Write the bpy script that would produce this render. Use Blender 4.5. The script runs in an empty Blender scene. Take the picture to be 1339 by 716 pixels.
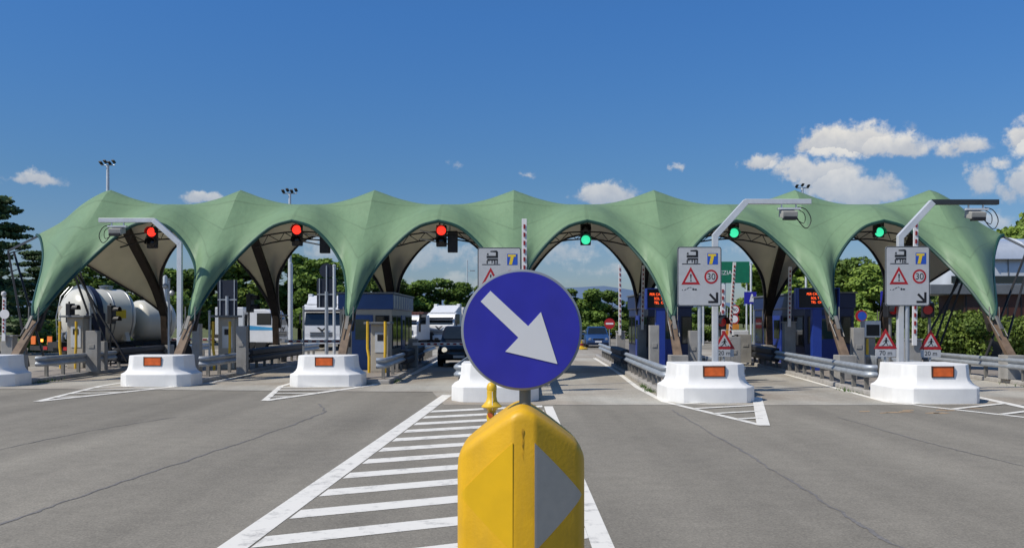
import bpy, bmesh, math, random
import numpy as np
from mathutils import Vector, Matrix
R = math.radians
random.seed(7)
scn = bpy.context.scene
col = scn.collection
EYE, F, CX, HY = 2.0, 1200.0, 669.5, 418.0
def WX(px, D): return (px - CX) * D / F
def WZ(py, D): return EYE + (HY - py) * D / F
def P(px, py, D): return Vector((WX(px, D), D, WZ(py, D)))
def G(px, py, z=0.0):
    D = (EYE - z) * F / (py - HY)
    return Vector((WX(px, D), D, z))

# ------------------------------------------------------------------ materials
MATS = {}
def mat(name, c, rough=0.6, metal=0.0, var=0.12, vs=3.0, bump=0.0, bs=40.0, grime=0.0, spec=0.5, emit=None, es=0.0, transl=0.0):
    if name in MATS: return MATS[name]
    m = bpy.data.materials.new(name); m.use_nodes = True
    nt = m.node_tree; N = nt.nodes; L = nt.links
    b = N['Principled BSDF']
    b.inputs['Roughness'].default_value = rough
    b.inputs['Metallic'].default_value = metal
    b.inputs['Specular IOR Level'].default_value = spec
    tc = N.new('ShaderNodeTexCoord')
    nz = N.new('ShaderNodeTexNoise'); nz.inputs['Scale'].default_value = vs; nz.inputs['Detail'].default_value = 6
    L.new(tc.outputs['Object'], nz.inputs['Vector'])
    rp = N.new('ShaderNodeMapRange'); rp.inputs[1].default_value = 0.3; rp.inputs[2].default_value = 0.7
    rp.inputs[3].default_value = 1 - var; rp.inputs[4].default_value = 1 + var
    L.new(nz.outputs['Fac'], rp.inputs[0])
    mx = N.new('ShaderNodeVectorMath'); mx.operation = 'SCALE'
    mx.inputs[0].default_value = c; L.new(rp.outputs[0], mx.inputs['Scale'])
    out = mx.outputs[0]
    if grime:
        n2 = N.new('ShaderNodeTexNoise'); n2.inputs['Scale'].default_value = vs * .7; n2.inputs['Detail'].default_value = 9; n2.inputs['Roughness'].default_value = .7
        mp = N.new('ShaderNodeMapping'); mp.inputs['Scale'].default_value = (1, 1, .18); L.new(tc.outputs['Object'], mp.inputs[0]); L.new(mp.outputs[0], n2.inputs['Vector'])
        r2 = N.new('ShaderNodeMapRange'); r2.inputs[1].default_value = .48; r2.inputs[2].default_value = .75; r2.inputs[3].default_value = 0; r2.inputs[4].default_value = grime
        L.new(n2.outputs['Fac'], r2.inputs[0])
        m2 = N.new('ShaderNodeMix'); m2.data_type = 'RGBA'; m2.inputs[7].default_value = (.09, .08, .065, 1)
        L.new(r2.outputs[0], m2.inputs[0]); L.new(out, m2.inputs[6]); out = m2.outputs[2]
    L.new(out, b.inputs['Base Color'])
    if bump:
        n3 = N.new('ShaderNodeTexNoise'); n3.inputs['Scale'].default_value = bs; n3.inputs['Detail'].default_value = 5
        L.new(tc.outputs['Object'], n3.inputs['Vector'])
        bp = N.new('ShaderNodeBump'); bp.inputs['Strength'].default_value = bump; bp.inputs['Distance'].default_value = .02
        L.new(n3.outputs['Fac'], bp.inputs['Height']); L.new(bp.outputs[0], b.inputs['Normal'])
    if emit:
        b.inputs['Emission Color'].default_value = (*emit, 1); b.inputs['Emission Strength'].default_value = es
    if transl:
        t = N.new('ShaderNodeBsdfTranslucent'); L.new(out, t.inputs[0])
        ms = N.new('ShaderNodeMixShader'); ms.inputs[0].default_value = transl
        L.new(b.outputs[0], ms.inputs[1]); L.new(t.outputs[0], ms.inputs[2]); L.new(ms.outputs[0], N['Material Output'].inputs[0])
    MATS[name] = m
    return m

WHITE = mat('white_concrete_paint', (.78, .77, .74), .55, var=.04, vs=2.5, bump=.12, bs=25, grime=.12)
ORANGE = mat('orange_reflector', (.66, .125, .025), .35, var=.3, vs=5)
YELLOW = mat('yellow_plastic', (.71, .395, .004), .48, var=.12, vs=5, grime=.22, bump=.08, bs=60)
YELLOW2 = mat('yellow_reflective_sheet', (.70, .41, .004), .38, var=.05, vs=9)
GREYSHEET = mat('grey_reflective_sheet', (.50, .44, .35), .45, var=.05, vs=20)
YPAINT = mat('yellow_steel_paint', (.70, .43, .02), .45, var=.1, grime=.25)
SIGNBLUE = mat('blue_sign_sheet', (.028, .028, .35), .38, var=.12, vs=5, grime=.10)
SIGNBACK = mat('grey_sign_back', (.30, .32, .33), .5, .3, var=.08)
SIGNFACE = mat('pale_grey_sign_face', (.44, .45, .46), .45, var=.05, vs=4)
ARROWGREY = mat('white_sign_sheet', (.70, .70, .70), .45, var=.03)
BLACK = mat('black_sign_film', (.008, .008, .009), .5)
DARKRIM = mat('dark_sign_border', (.025, .03, .035), .5)
RED = mat('red_sign_film', (.36, .011, .016), .45)
LOGOBLUE = mat('blue_logo_film', (.02, .08, .42), .45)
LOGOYEL = mat('yellow_logo_film', (.72, .52, .03), .45)
STEEL = mat('galvanised_steel', (.42, .44, .46), .42, .55, var=.12, vs=5, grime=.15)
STEELW = mat('white_painted_steel', (.60, .62, .64), .38, .2, var=.08, grime=.12)
GUARD = mat('galvanised_guardrail', (.36, .39, .42), .45, .35, var=.15, vs=4, grime=.25)
GUARDPOST = mat('guardrail_post_steel', (.22, .21, .19), .6, .3, var=.2, grime=.4)
DARKSTEEL = mat('dark_steel', (.018, .018, .02), .5, .2, var=.2)
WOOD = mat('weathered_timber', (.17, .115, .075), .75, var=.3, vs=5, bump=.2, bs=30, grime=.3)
WOODSHADED = mat('shaded_timber', (.030, .022, .017), .7, var=.3, vs=4)  # leg timber again, colour darkened for the shade under the canopy
CONC = mat('grey_concrete', (.30, .29, .27), .85, var=.14, vs=3, bump=.2, bs=30, grime=.35)
KERB = mat('kerb_concrete', (.36, .34, .31), .85, var=.15, vs=4, bump=.2, grime=.35)
ISLTOP = mat('island_paving', (.25, .22, .19), .9, var=.2, vs=3, bump=.2)
REDSTRIPE = mat('red_stripe_paint', (.24, .014, .016), .45)
BOOMWHITE = mat('white_boom_paint', (.72, .71, .70), .45, var=.06, grime=.1)
BOOTHBLUE = mat('blue_booth_panel', (.022, .075, .24), .35, var=.08, grime=.1)
BOOTHDARKBLUE = mat('dark_blue_booth_panel', (.014, .028, .10), .35, var=.08)
BOOTHBEIGE = mat('beige_booth_panel', (.42, .38, .31), .55, var=.07, grime=.2)
GLASS = mat('dark_window_glass', (.012, .016, .018), .06, var=.1, spec=.8)
GLASSG = mat('greenish_window_glass', (.03, .06, .055), .06, var=.2, spec=.8)
VMSBLUE = mat('bright_blue_panel', (.018, .045, .27), .35, var=.06)
LEDOR = mat('red_led', (.5, .05, .01), .5, emit=(1, .10, .02), es=2.2)
LAMPRED = mat('lit_red_lens', (.8, .02, .01), .3, emit=(1, .035, .02), es=1.6)
LAMPGREEN = mat('lit_green_lens', (.05, .6, .35), .3, emit=(.05, .85, .42), es=.95)
LAMPAMB = mat('lit_amber_lens', (.8, .3, .02), .3, emit=(1, .33, .05), es=3)
LENSDARK = mat('unlit_lens', (.015, .012, .012), .2)
LENSRED = mat('dim_red_lens', (.16, .012, .012), .25, emit=(.6, .02, .02), es=.12)
TYRE = mat('tyre_rubber', (.015, .015, .015), .85)
RIM = mat('wheel_rim', (.35, .36, .37), .4, .6)
CARBLACK = mat('black_car_paint', (.012, .012, .014), .2, var=.05, spec=.7)
CARBLUE = mat('blue_car_paint', (.022, .06, .17), .3, var=.04, spec=.5)
CARWHITE = mat('white_truck_paint', (.66, .67, .68), .3, var=.04, grime=.1)
TRUCKBLUE = mat('truck_blue_stripe', (.05, .28, .52), .35)
TANKWHITE = mat('cream_tank_paint', (.62, .60, .52), .28, var=.06, vs=1.5, grime=.14)
TANKSTEEL = mat('tank_steel_band', (.30, .31, .32), .35, .7)
NAVY = mat('navy_cabinet', (.014, .017, .04), .45)
TAILRED = mat('tail_lamp_red', (.35, .01, .01), .3)
HEADLAMP = mat('headlamp_glass', (.6, .6, .58), .15, emit=(1, .92, .75), es=.6)
BROWNCONT = mat('brown_container', (.10, .032, .028), .6, var=.12, grime=.2)
CHASSIS = mat('dark_chassis', (.025, .024, .023), .7, var=.2)
GREENSIGN = mat('green_motorway_sign', (.005, .15, .075), .45)
LETTER = mat('white_lettering', (.7, .7, .7), .5)
BLDGWHITE = mat('white_cladding', (.58, .60, .62), .35, .2, var=.05, vs=1, grime=.1)
BLDGGREY = mat('grey_cladding', (.16, .17, .18), .5, .2, var=.1)
BLDGBROWN = mat('brown_metal_cladding', (.062, .020, .012), .6, var=.2, vs=1.2, grime=.3)
BARK = mat('tree_bark', (.06, .045, .032), .9, var=.3, bump=.5, bs=8)
FABRIC_IN = mat('beige_lining_fabric', (.78, .65, .52), .8, var=.08, vs=1.2, transl=.5)

# ------------------------------------------------------------------ mesh builder
class MB:
    def __init__(s): s.bm = bmesh.new()
    def face(s, pts):
        try: return s.bm.faces.new([s.bm.verts.new(p) for p in pts])
        except ValueError: return None
    def box(s, cx, cy, cz, sx, sy, sz, rz=0.0, rx=0.0, ry=0.0):
        M = Matrix.Translation((cx, cy, cz)) @ Matrix.Rotation(rz, 4, 'Z') @ Matrix.Rotation(ry, 4, 'Y') @ Matrix.Rotation(rx, 4, 'X') @ Matrix.Diagonal((sx, sy, sz, 1))
        bmesh.ops.create_cube(s.bm, size=1, matrix=M); return s
    def loft(s, rings, cap=True, closed=True):
        vr = [[s.bm.verts.new(p) for p in r] for r in rings]
        n = len(vr[0])
        for a, b in zip(vr, vr[1:]):
            for i in range(n if closed else n - 1):
                j = (i + 1) % n
                s.bm.faces.new((a[i], a[j], b[j], b[i]))
        if cap:
            s.bm.faces.new(vr[0][::-1]); s.bm.faces.new(vr[-1])
        return s
    def tube(s, pts, r, n=8, r2=None):
        pts = [Vector(p) for p in pts]; rings = []
        m = len(pts)
        up = None
        for i, p in enumerate(pts):
            d = (pts[min(i + 1, m - 1)] - pts[max(i - 1, 0)]).normalized()
            if up is None:
                up = Vector((0, 0, 1)) if abs(d.z) < .95 else Vector((1, 0, 0))
            a = d.cross(up).normalized(); b = a.cross(d).normalized(); up = b
            rr = r if r2 is None else r + (r2 - r) * i / (m - 1)
            rings.append([p + a * (rr * math.cos(2 * math.pi * k / n)) + b * (rr * math.sin(2 * math.pi * k / n)) for k in range(n)])
        return s.loft(rings)
    def bar(s, p0, p1, w, h):
        p0, p1 = Vector(p0), Vector(p1); d = (p1 - p0).normalized()
        up = Vector((0, 0, 1)) if abs(d.z) < .9 else Vector((0, 1, 0))
        a = d.cross(up).normalized() * (w / 2); b = a.cross(d).normalized() * (h / 2)
        return s.loft([[p + a + b, p - a + b, p - a - b, p + a - b] for p in (p0, p1)])
    def prism(s, poly, axis, a, b):
        def m(u, v, w): return {'y': (u, w, v), 'x': (w, u, v), 'z': (u, v, w)}[axis]
        return s.loft([[m(u, v, a) for u, v in poly], [m(u, v, b) for u, v in poly]])
    def lathe(s, prof, n=20, c=(0, 0, 0), sx=1, sy=1, cap=True):
        return s.loft([[(c[0] + r * sx * math.cos(2 * math.pi * k / n), c[1] + r * sy * math.sin(2 * math.pi * k / n), c[2] + z) for k in range(n)] for r, z in prof], cap)
    def disc(s, cx, cz, r, y0, y1, n=32):
        return s.prism([(cx + r * math.cos(2 * math.pi * k / n), cz + r * math.sin(2 * math.pi * k / n)) for k in range(n)], 'y', y0, y1)
    def ring(s, cx, cz, r0, r1, y0, y1, n=32):
        for k in range(n):
            a, b = 2 * math.pi * k / n, 2 * math.pi * (k + 1) / n
            q = [(cx + rr * math.cos(t), cz + rr * math.sin(t)) for rr, t in ((r0, a), (r1, a), (r1, b), (r0, b))]
            s.face([(u, y0, v) for u, v in q])
        return s
    def build(s, name, material, parent=None, smooth=False, bevel=0.0, ang=38):
        bm = s.bm
        bmesh.ops.recalc_face_normals(bm, faces=bm.faces)
        me = bpy.data.meshes.new(name); bm.to_mesh(me); bm.free()
        me.materials.append(material)
        if smooth:
            me.polygons.foreach_set('use_smooth', [True] * len(me.polygons))
            me.set_sharp_from_angle(angle=R(ang))
        o = bpy.data.objects.new(name, me); col.objects.link(o)
        if parent: o.parent = parent
        if bevel:
            md = o.modifiers.new('Bevel', 'BEVEL'); md.width = bevel; md.segments = 2; md.limit_method = 'ANGLE'; md.angle_limit = R(40)
        return o

def tag(o, label=None, cat=None, group=None, kind=None):
    if label: o['label'] = label
    if cat: o['category'] = cat
    if group: o['group'] = group
    if kind: o['kind'] = kind
    return o
def thing(name, label, cat, loc=(0, 0, 0), rz=0.0, group=None):
    o = bpy.data.objects.new(name, None); col.objects.link(o)
    o.empty_display_size = .2
    o.location = loc; o.rotation_euler = (0, 0, rz)
    return tag(o, label, cat, group)
def struct(o): o['kind'] = 'structure'; return o
def copy_tree(o, parent=None):
    c = o.copy(); col.objects.link(c)
    if parent: c.parent = parent
    for ch in list(o.children): copy_tree(ch, c)
    return c
def clone(o, label, loc, rz=0.0, group=None):
    c = copy_tree(o); c.location = loc; c.rotation_euler = (0, 0, rz); c['label'] = label
    if group: c['group'] = group
    return c
def text(body, size, material, parent, loc, name='lettering', align='CENTER', sx=1.0):
    cu = bpy.data.curves.new(name, 'FONT'); cu.body = body; cu.size = size; cu.align_x = align; cu.align_y = 'CENTER'
    cu.extrude = .001
    tmp = bpy.data.objects.new(name, cu); col.objects.link(tmp); cu.materials.append(material)
    bpy.context.view_layer.update()
    me = bpy.data.meshes.new_from_object(tmp.evaluated_get(bpy.context.evaluated_depsgraph_get()))
    bpy.data.objects.remove(tmp); bpy.data.curves.remove(cu); me.name = name
    o = bpy.data.objects.new(name, me); col.objects.link(o)
    o.rotation_euler = (R(90), 0, 0); o.location = loc; o.parent = parent; o.scale = (sx, 1, 1)
    return o

# ------------------------------------------------------------------ camera, world, sun
cam = bpy.data.cameras.new('camera'); co = bpy.data.objects.new('camera', cam); col.objects.link(co)
co.location = (0, 0, EYE); co.rotation_euler = (R(90), 0, 0)
cam.lens = 36 * F / 1339; cam.sensor_width = 36; cam.shift_y = (HY - 358) / 1339
cam.clip_end = 20000; cam.clip_start = .05
scn.camera = co
AZ, EL = R(62), R(49)
sd = Vector((-math.sin(AZ) * math.cos(EL), -math.cos(AZ) * math.cos(EL), math.sin(EL)))
sl = bpy.data.lights.new('sun', 'SUN'); sl.energy = 4.3; sl.angle = R(.53); sl.color = (1, .935, .83)
so = bpy.data.objects.new('sun', sl); col.objects.link(so); so.rotation_euler = sd.to_track_quat('Z', 'Y').to_euler()
scn.view_settings.view_transform = 'Standard'; scn.view_settings.look = 'None'; scn.view_settings.exposure = 0

def make_world():
    w = bpy.data.worlds.new('World'); scn.world = w; w.use_nodes = True
    nt = w.node_tree; N = nt.nodes; L = nt.links
    bg = N['Background']; bg.inputs['Strength'].default_value = .085
    sky = N.new('ShaderNodeTexSky'); sky.sky_type = 'NISHITA'; sky.sun_disc = False
    sky.sun_elevation = EL; sky.sun_rotation = math.atan2(sd.x, sd.y)
    sky.air_density = 1.0; sky.dust_density = .6; sky.ozone_density = 2.2
    def M(op, a, b=None, c=None, clamp=False):
        n = N.new('ShaderNodeMath'); n.operation = op; n.use_clamp = clamp
        for i, v in enumerate((a, b, c)):
            if v is None: continue
            if isinstance(v, (int, float)): n.inputs[i].default_value = v
            else: L.new(v, n.inputs[i])
        return n.outputs[0]
    tc = N.new('ShaderNodeTexCoord')
    sp = N.new('ShaderNodeSeparateXYZ'); L.new(tc.outputs['Generated'], sp.inputs[0])
    az0 = M('ARCTAN2', sp.outputs[0], sp.outputs[1]); el0 = M('ARCSINE', sp.outputs[2])
    def noise(scale, detail, rough):
        n = N.new('ShaderNodeTexNoise'); n.inputs['Scale'].default_value = scale; n.inputs['Detail'].default_value = detail; n.inputs['Roughness'].default_value = rough
        L.new(tc.outputs['Generated'], n.inputs['Vector']); return n
    n1 = noise(26, 8, .62); n2 = noise(60, 6, .6)
    s1 = N.new('ShaderNodeSeparateColor'); L.new(n1.outputs['Color'], s1.inputs[0])
    az = M('MULTIPLY_ADD', M('SUBTRACT', s1.outputs[0], .5), .035, az0)
    el = M('MULTIPLY_ADD', M('SUBTRACT', s1.outputs[1], .5), .030, el0)
    clouds = [  # px, py, rx, ry, density
        (1083, 186, 32, 25, 1), (1130, 188, 50, 25, 1), (1178, 193, 36, 16, .9),
        (995, 211, 26, 15, .8), (1047, 224, 34, 18, .75), (1085, 240, 46, 34, 1.1), (1128, 252, 50, 24, 1.05),
        (1262, 192, 38, 17, .75), (1332, 186, 30, 28, .8), (1278, 240, 22, 28, .85), (1337, 240, 24, 36, .9), (1306, 215, 16, 14, .6), (1300, 292, 30, 14, .7),
        (48, 235, 32, 12, .75), (266, 260, 34, 8, .7), (792, 255, 46, 17, .9), (886, 217, 13, 7, .45), (598, 218, 16, 7, .25), (693, 226, 9, 6, .25),
        (585, 335, 50, 26, .62), (735, 330, 70, 26, .6), (800, 355, 60, 18, .5), (430, 330, 50, 20, .5), (960, 330, 40, 26, .35), (650, 372, 120, 16, .5), (490, 355, 40, 20, .6)]
    tot = None; shade = None
    for (px, py, rx, ry, dn) in clouds:
        x, z = (px - CX) / F, (HY - py) / F
        ca = math.atan2(x, 1); ce = math.atan2(z, math.hypot(1, x))
        rx, ry = rx / F * 1.02, ry / F * 1.02
        dx = M('MULTIPLY', M('SUBTRACT', az, ca), 1 / rx); dy = M('MULTIPLY', M('SUBTRACT', el, ce), 1 / ry)
        # flatter underside
        dyb = M('MAXIMUM', dy, M('MULTIPLY', dy, -1.45))
        d = M('SQRT', M('ADD', M('MULTIPLY', dx, dx), M('MULTIPLY', dyb, dyb)))
        v = M('MULTIPLY', M('SUBTRACT', 1.25, d), dn)
        tot = v if tot is None else M('MAXIMUM', tot, v)
        hh = M('MULTIPLY', M('GREATER_THAN', v, 0.0), M('MULTIPLY_ADD', dy, .5, .5, clamp=True))
        shade = hh if shade is None else M('MAXIMUM', shade, hh)
    det = M('ADD', M('MULTIPLY', M('SUBTRACT', n1.outputs['Fac'], .5), 1.5), M('MULTIPLY', M('SUBTRACT', n2.outputs['Fac'], .5), 1.1))
    mr = N.new('ShaderNodeMapRange'); mr.interpolation_type = 'SMOOTHSTEP'
    mr.inputs[1].default_value = .16; mr.inputs[2].default_value = .66
    L.new(M('ADD', tot, det), mr.inputs[0])
    # haze low near horizon
    mask = M('MULTIPLY', mr.outputs[0], M('MINIMUM', 1.0, M('MULTIPLY_ADD', el0, 4.5, .12)))
    # cloud tone: bright tops, grey undersides
    tone = N.new('ShaderNodeMix'); tone.data_type = 'RGBA'
    tone.inputs[6].default_value = (4.7, 5.1, 5.9, 1); tone.inputs[7].default_value = (9.6, 9.3, 8.7, 1)
    L.new(M('ADD', M('MULTIPLY', shade, .9), M('MULTIPLY', M('SUBTRACT', n2.outputs['Fac'], .5), .9), clamp=True), tone.inputs[0])
    grade = N.new('ShaderNodeMix'); grade.data_type = 'RGBA'; grade.blend_type = 'MULTIPLY'; grade.inputs[0].default_value = 1
    L.new(sky.outputs[0], grade.inputs[6])
    gr = N.new('ShaderNodeValToRGB'); L.new(M('MULTIPLY', el0, 1 / R(40), clamp=True), gr.inputs[0])
    e = gr.color_ramp.elements
    e[0].position = 0; e[0].color = (.70, .76, .94, 1)
    e[1].position = 1; e[1].color = (.50, .92, 1.38, 1)
    for pos_, c_ in ((.08, (.60, .735, .98)), (.21, (.46, .73, 1.02)), (.36, (.43, .81, 1.23)), (.46, (.42, .86, 1.36))):
        q = e.new(pos_); q.color = (*c_, 1)
    L.new(gr.outputs[0], grade.inputs[7])
    mix = N.new('ShaderNodeMix'); mix.data_type = 'RGBA'
    L.new(mask, mix.inputs[0]); L.new(grade.outputs[2], mix.inputs[6]); L.new(tone.outputs[2], mix.inputs[7])
    L.new(mix.outputs[2], bg.inputs['Color'])
make_world()

# ------------------------------------------------------------------ ground materials
def ground_mat(name, c1, c2, fine, tracks=False, rough=.9):
    m = bpy.data.materials.new(name); m.use_nodes = True
    nt = m.node_tree; N = nt.nodes; L = nt.links; b = N['Principled BSDF']; b.inputs['Roughness'].default_value = rough
    b.inputs['Specular IOR Level'].default_value = .25
    tc = N.new('ShaderNodeTexCoord')
    def nz(s, d, r=.6, sc=(1, 1, 1)):
        n = N.new('ShaderNodeTexNoise'); n.inputs['Scale'].default_value = s; n.inputs['Detail'].default_value = d; n.inputs['Roughness'].default_value = r
        mp = N.new('ShaderNodeMapping'); mp.inputs['Scale'].default_value = sc
        L.new(tc.outputs['Object'], mp.inputs[0]); L.new(mp.outputs[0], n.inputs['Vector']); return n.outputs['Fac']
    def mr(v, a, b_, c, d):
        n = N.new('ShaderNodeMapRange'); n.inputs[1].default_value = a; n.inputs[2].default_value = b_; n.inputs[3].default_value = c; n.inputs[4].default_value = d
        L.new(v, n.inputs[0]); return n.outputs[0]
    def mul(a, b_):
        n = N.new('ShaderNodeMath'); n.operation = 'MULTIPLY'; L.new(a, n.inputs[0]); L.new(b_, n.inputs[1]); return n.outputs[0]
    mx = N.new('ShaderNodeMix'); mx.data_type = 'RGBA'; mx.inputs[6].default_value = (*c1, 1); mx.inputs[7].default_value = (*c2, 1)
    L.new(mr(nz(.25, 6), .35, .65, 0, 1), mx.inputs[0])
    k = mr(nz(fine, 3, .7), .25, .75, .72, 1.28)
    k = mul(k, mr(nz(3.5, 5, .65), .3, .7, .92, 1.08))
    k = mul(k, mr(nz(38, 2, .5), .3, .7, .86, 1.14))
    if tracks:
        k = mul(k, mr(nz(1.0, 3, .5, (.9, .035, 1)), .35, .65, .86, 1.08))
        k = mul(k, mr(nz(22, 3, .6), .3, .7, .90, 1.10))
        k = mul(k, mr(nz(.5, 5, .7), .56, .75, 1.0, .82))
        k = mul(k, mr(nz(1.7, 4, .75), .66, .74, 1.0, .80))
        k = mul(k, mr(nz(.12, 3, .5, (1, .5, 1)), .4, .6, .93, 1.05))
    sc = N.new('ShaderNodeVectorMath'); sc.operation = 'SCALE'; L.new(mx.outputs[2], sc.inputs[0]); L.new(k, sc.inputs['Scale'])
    L.new(sc.outputs[0], b.inputs['Base Color'])
    bp = N.new('ShaderNodeBump'); bp.inputs['Strength'].default_value = .35; bp.inputs['Distance'].default_value = .012
    L.new(nz(fine, 3, .7), bp.inputs['Height']); L.new(bp.outputs[0], b.inputs['Normal'])
    return m
ASPH = ground_mat('asphalt', (.215, .196, .160), (.258, .235, .190), 60, True)
APRON = ground_mat('lane_concrete', (.31, .265, .21), (.45, .43, .37), 50, True)
GRASSM = ground_mat('dry_grass', (.075, .10, .03), (.15, .15, .06), 8)
def paint_mat(name, c, wear):
    m = bpy.data.materials.new(name); m.use_nodes = True
    nt = m.node_tree; N = nt.nodes; L = nt.links; b = N['Principled BSDF']; b.inputs['Roughness'].default_value = .75
    tc = N.new('ShaderNodeTexCoord'); n = N.new('ShaderNodeTexNoise'); n.inputs['Scale'].default_value = 3.2; n.inputs['Detail'].default_value = 12; n.inputs['Roughness'].default_value = .78
    L.new(tc.outputs['Object'], n.inputs['Vector'])
    r = N.new('ShaderNodeMapRange'); r.inputs[1].default_value = .52; r.inputs[2].default_value = .70; r.inputs[3].default_value = 0; r.inputs[4].default_value = wear
    L.new(n.outputs['Fac'], r.inputs[0])
    mx = N.new('ShaderNodeMix'); mx.data_type = 'RGBA'; mx.inputs[6].default_value = (*c, 1); mx.inputs[7].default_value = (.18, .175, .17, 1)
    L.new(r.outputs[0], mx.inputs[0]); L.new(mx.outputs[2], b.inputs['Base Color']); return m
PAINT = paint_mat('road_paint', (.76, .73, .655), .75)
ORPAINT = paint_mat('orange_road_paint', (.40, .27, .15), 1.0)
TAR = ground_mat('tar_seam', (.165, .155, .146), (.20, .19, .178), 60)

def sheet(name, polys, z, m):
    b = MB()
    for p in polys: b.face([(x, y, z) for x, y in p])
    o = b.build(name, m); struct(o); return o
sheet('ground', [[(-6000, -200), (6000, -200), (6000, 9000), (-6000, 9000)]], 0, GRASSM)
sheet('road', [[(-70, -30), (70, -30), (70, 84), (-70, 84)], [(4, 84), (20, 84), (45, 500), (32, 500)]], .004, ASPH)
sheet('lane_pavement', [[(-19.5, 27.0), (-2.2, 25.4), (-1.6, 21.6), (24, 21.4), (28, 62), (-22, 62)]], .008, APRON)

def strip(pts, w):
    """quads of a painted line along pts, width w"""
    out = []; pts = [Vector((p[0], p[1])) for p in pts]
    L_, R_ = [], []
    for i, p in enumerate(pts):
        d = (pts[min(i + 1, len(pts) - 1)] - pts[max(i - 1, 0)]).normalized(); n = Vector((-d.y, d.x)) * (w / 2)
        L_.append(p + n); R_.append(p - n)
    for i in range(len(pts) - 1): out.append([tuple(L_[i]), tuple(R_[i]), tuple(R_[i + 1]), tuple(L_[i + 1])])
    return out
def smooth_pts(pts, n=8):
    pts = [Vector((p[0], p[1])) for p in pts]; res = []
    for i in range(len(pts) - 1):
        p0, p1, p2, p3 = pts[max(i - 1, 0)], pts[i], pts[i + 1], pts[min(i + 2, len(pts) - 1)]
        for k in range(n):
            t = k / n
            res.append(.5 * ((2 * p1) + (p2 - p0) * t + (2 * p0 - 5 * p1 + 4 * p2 - p3) * t * t + (3 * p1 - p0 - 3 * p2 + p3) * t ** 3))
    res.append(pts[-1]); return res

# central gore hatching
near = strip([(-2.62, 5.5), (-2.45, 8.0), (-1.862, 21.2)], .27)
near += strip([(.80, 3.5), (.80, 8), (.84, 21.2)], .20)
lines = strip([(-1.862, 21.2), (-1.72, 24.4)], .27)
def gl(y): return -2.45 + (y - 8.0) * .0445 + .16
k = 0; y = 4.25
while y < 20.9:
    t = .42; x0 = -2.3; x1 = .70
    def yy(x, base): return base + (x + .7) * .5
    quad = [(x0, yy(x0, y)), (x1, yy(x1, y)), (x1, yy(x1, y) + t), (x0, yy(x0, y) + t)]
    # clip left end to the gore line
    def clipx(base):
        x = -2.3
        for _ in range(6): x = gl(yy(x, base))
        return x
    xa, xb = clipx(y), clipx(y + t)
    (near if y < 20 else lines).append([(xa, yy(xa, y)), (x1, yy(x1, y)), (x1, yy(x1, y + t)), (xb, yy(xb, y + t))])
    y += 1.145
# gores at the other noses: tip, left anchor (further points), right anchor
lines2, lines3 = [], []
def gore(tip, left, right, wl=.16, n=4):
    global lines
    lines += strip([tip] + left, wl); lines2.extend(strip([tip] + right, wl * 1.5))
    T = Vector(tip)
    A, B = Vector(left[0]), Vector(right[0])
    for i in range(1, n + 1):
        f = i / (n + .6)
        a = T.lerp(A, f); b_ = T.lerp(B, f)
        th = Vector((0, .20))
        lines3.append([tuple(a - th * .5), tuple(b_ - th * .5), tuple(b_ + th * .5), tuple(a + th * .5)])
gore((4.74, 17.3), [(3.72, 22.3), (3.70, 27), (4.05, 36), (4.3, 48)], [(6.3, 23.6)])
gore((11.2, 17.0), [(9.10, 22.3), (9.55, 28), (10.55, 39), (11.2, 48)], [(12.1, 24.5), (13.2, 34)])
gore((-6.1, 22.6), [(-6.95, 27.6), (-6.9, 40)], [(-4.25, 28.0), (-3.65, 34), (-3.65, 48)])
gore((-11.6, 22.4), [(-12.4, 27.6), (-12.3, 40)], [(-9.55, 29), (-9.6, 40)])
sheet('road_marking', near, .0085, PAINT)
sheet('lane_marking', lines, .0125, PAINT); sheet('gore_marking', lines2, .0165, PAINT); sheet('hatch_marking', lines3, .0205, PAINT)
orp = []
random.seed(3)
for i in range(9):
    x = 7.6 + i * .24 + random.uniform(-.1, .1); yq = 19.9 + random.uniform(-.35, .35)
    orp.append([(x, yq), (x + random.uniform(.15, .4), yq + random.uniform(-.05, .1)), (x + .3, yq + .22), (x + .05, yq + .15)])
for i in range(3):
    x = 9.6 + i * .35; orp.append([(x, 20.6), (x + .3, 20.58), (x + .28, 20.72), (x + .02, 20.74)])
sheet('survey_paint_mark', orp, .0085, ORPAINT)
def g2(*pp): return [G(*p)[:2] for p in pp]
rj = random.Random(9)
def crack(pts, w):
    sm = smooth_pts(pts, 26); L_, R_ = [], []
    off = 0; wid = w
    for i, p in enumerate(sm):
        d = (sm[min(i + 1, len(sm) - 1)] - sm[max(i - 1, 0)]).normalized(); n = Vector((-d.y, d.x))
        off = off * .8 + rj.uniform(-.022, .022); wid = wid * .6 + w * rj.uniform(.05, .75)
        L_.append(p + n * (off + wid / 2)); R_.append(p + n * (off - wid / 2))
    return [[tuple(L_[i]), tuple(R_[i]), tuple(R_[i + 1]), tuple(L_[i + 1])] for i in range(len(sm) - 1)]
seams = crack(g2((-40, 700), (100, 650), (250, 600), (370, 560), (418, 541), (424, 536), (416, 528)), .040)
seams += crack(g2((880, 536), (960, 585), (1060, 645), (1150, 700), (1230, 750)), .040)
seams += crack(g2((1095, 545), (1200, 575), (1339, 610), (1500, 650)), .028)
seams += crack(g2((-60, 600), (110, 565), (230, 545)), .026)
sheet('road_crack', seams, .0085, TAR)
sheet('pavement_joint', strip([(-19, 27.0), (-2.2, 25.4)], .05) + strip([(.95, 21.5), (24, 21.4)], .05), .0125, TAR)

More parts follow.
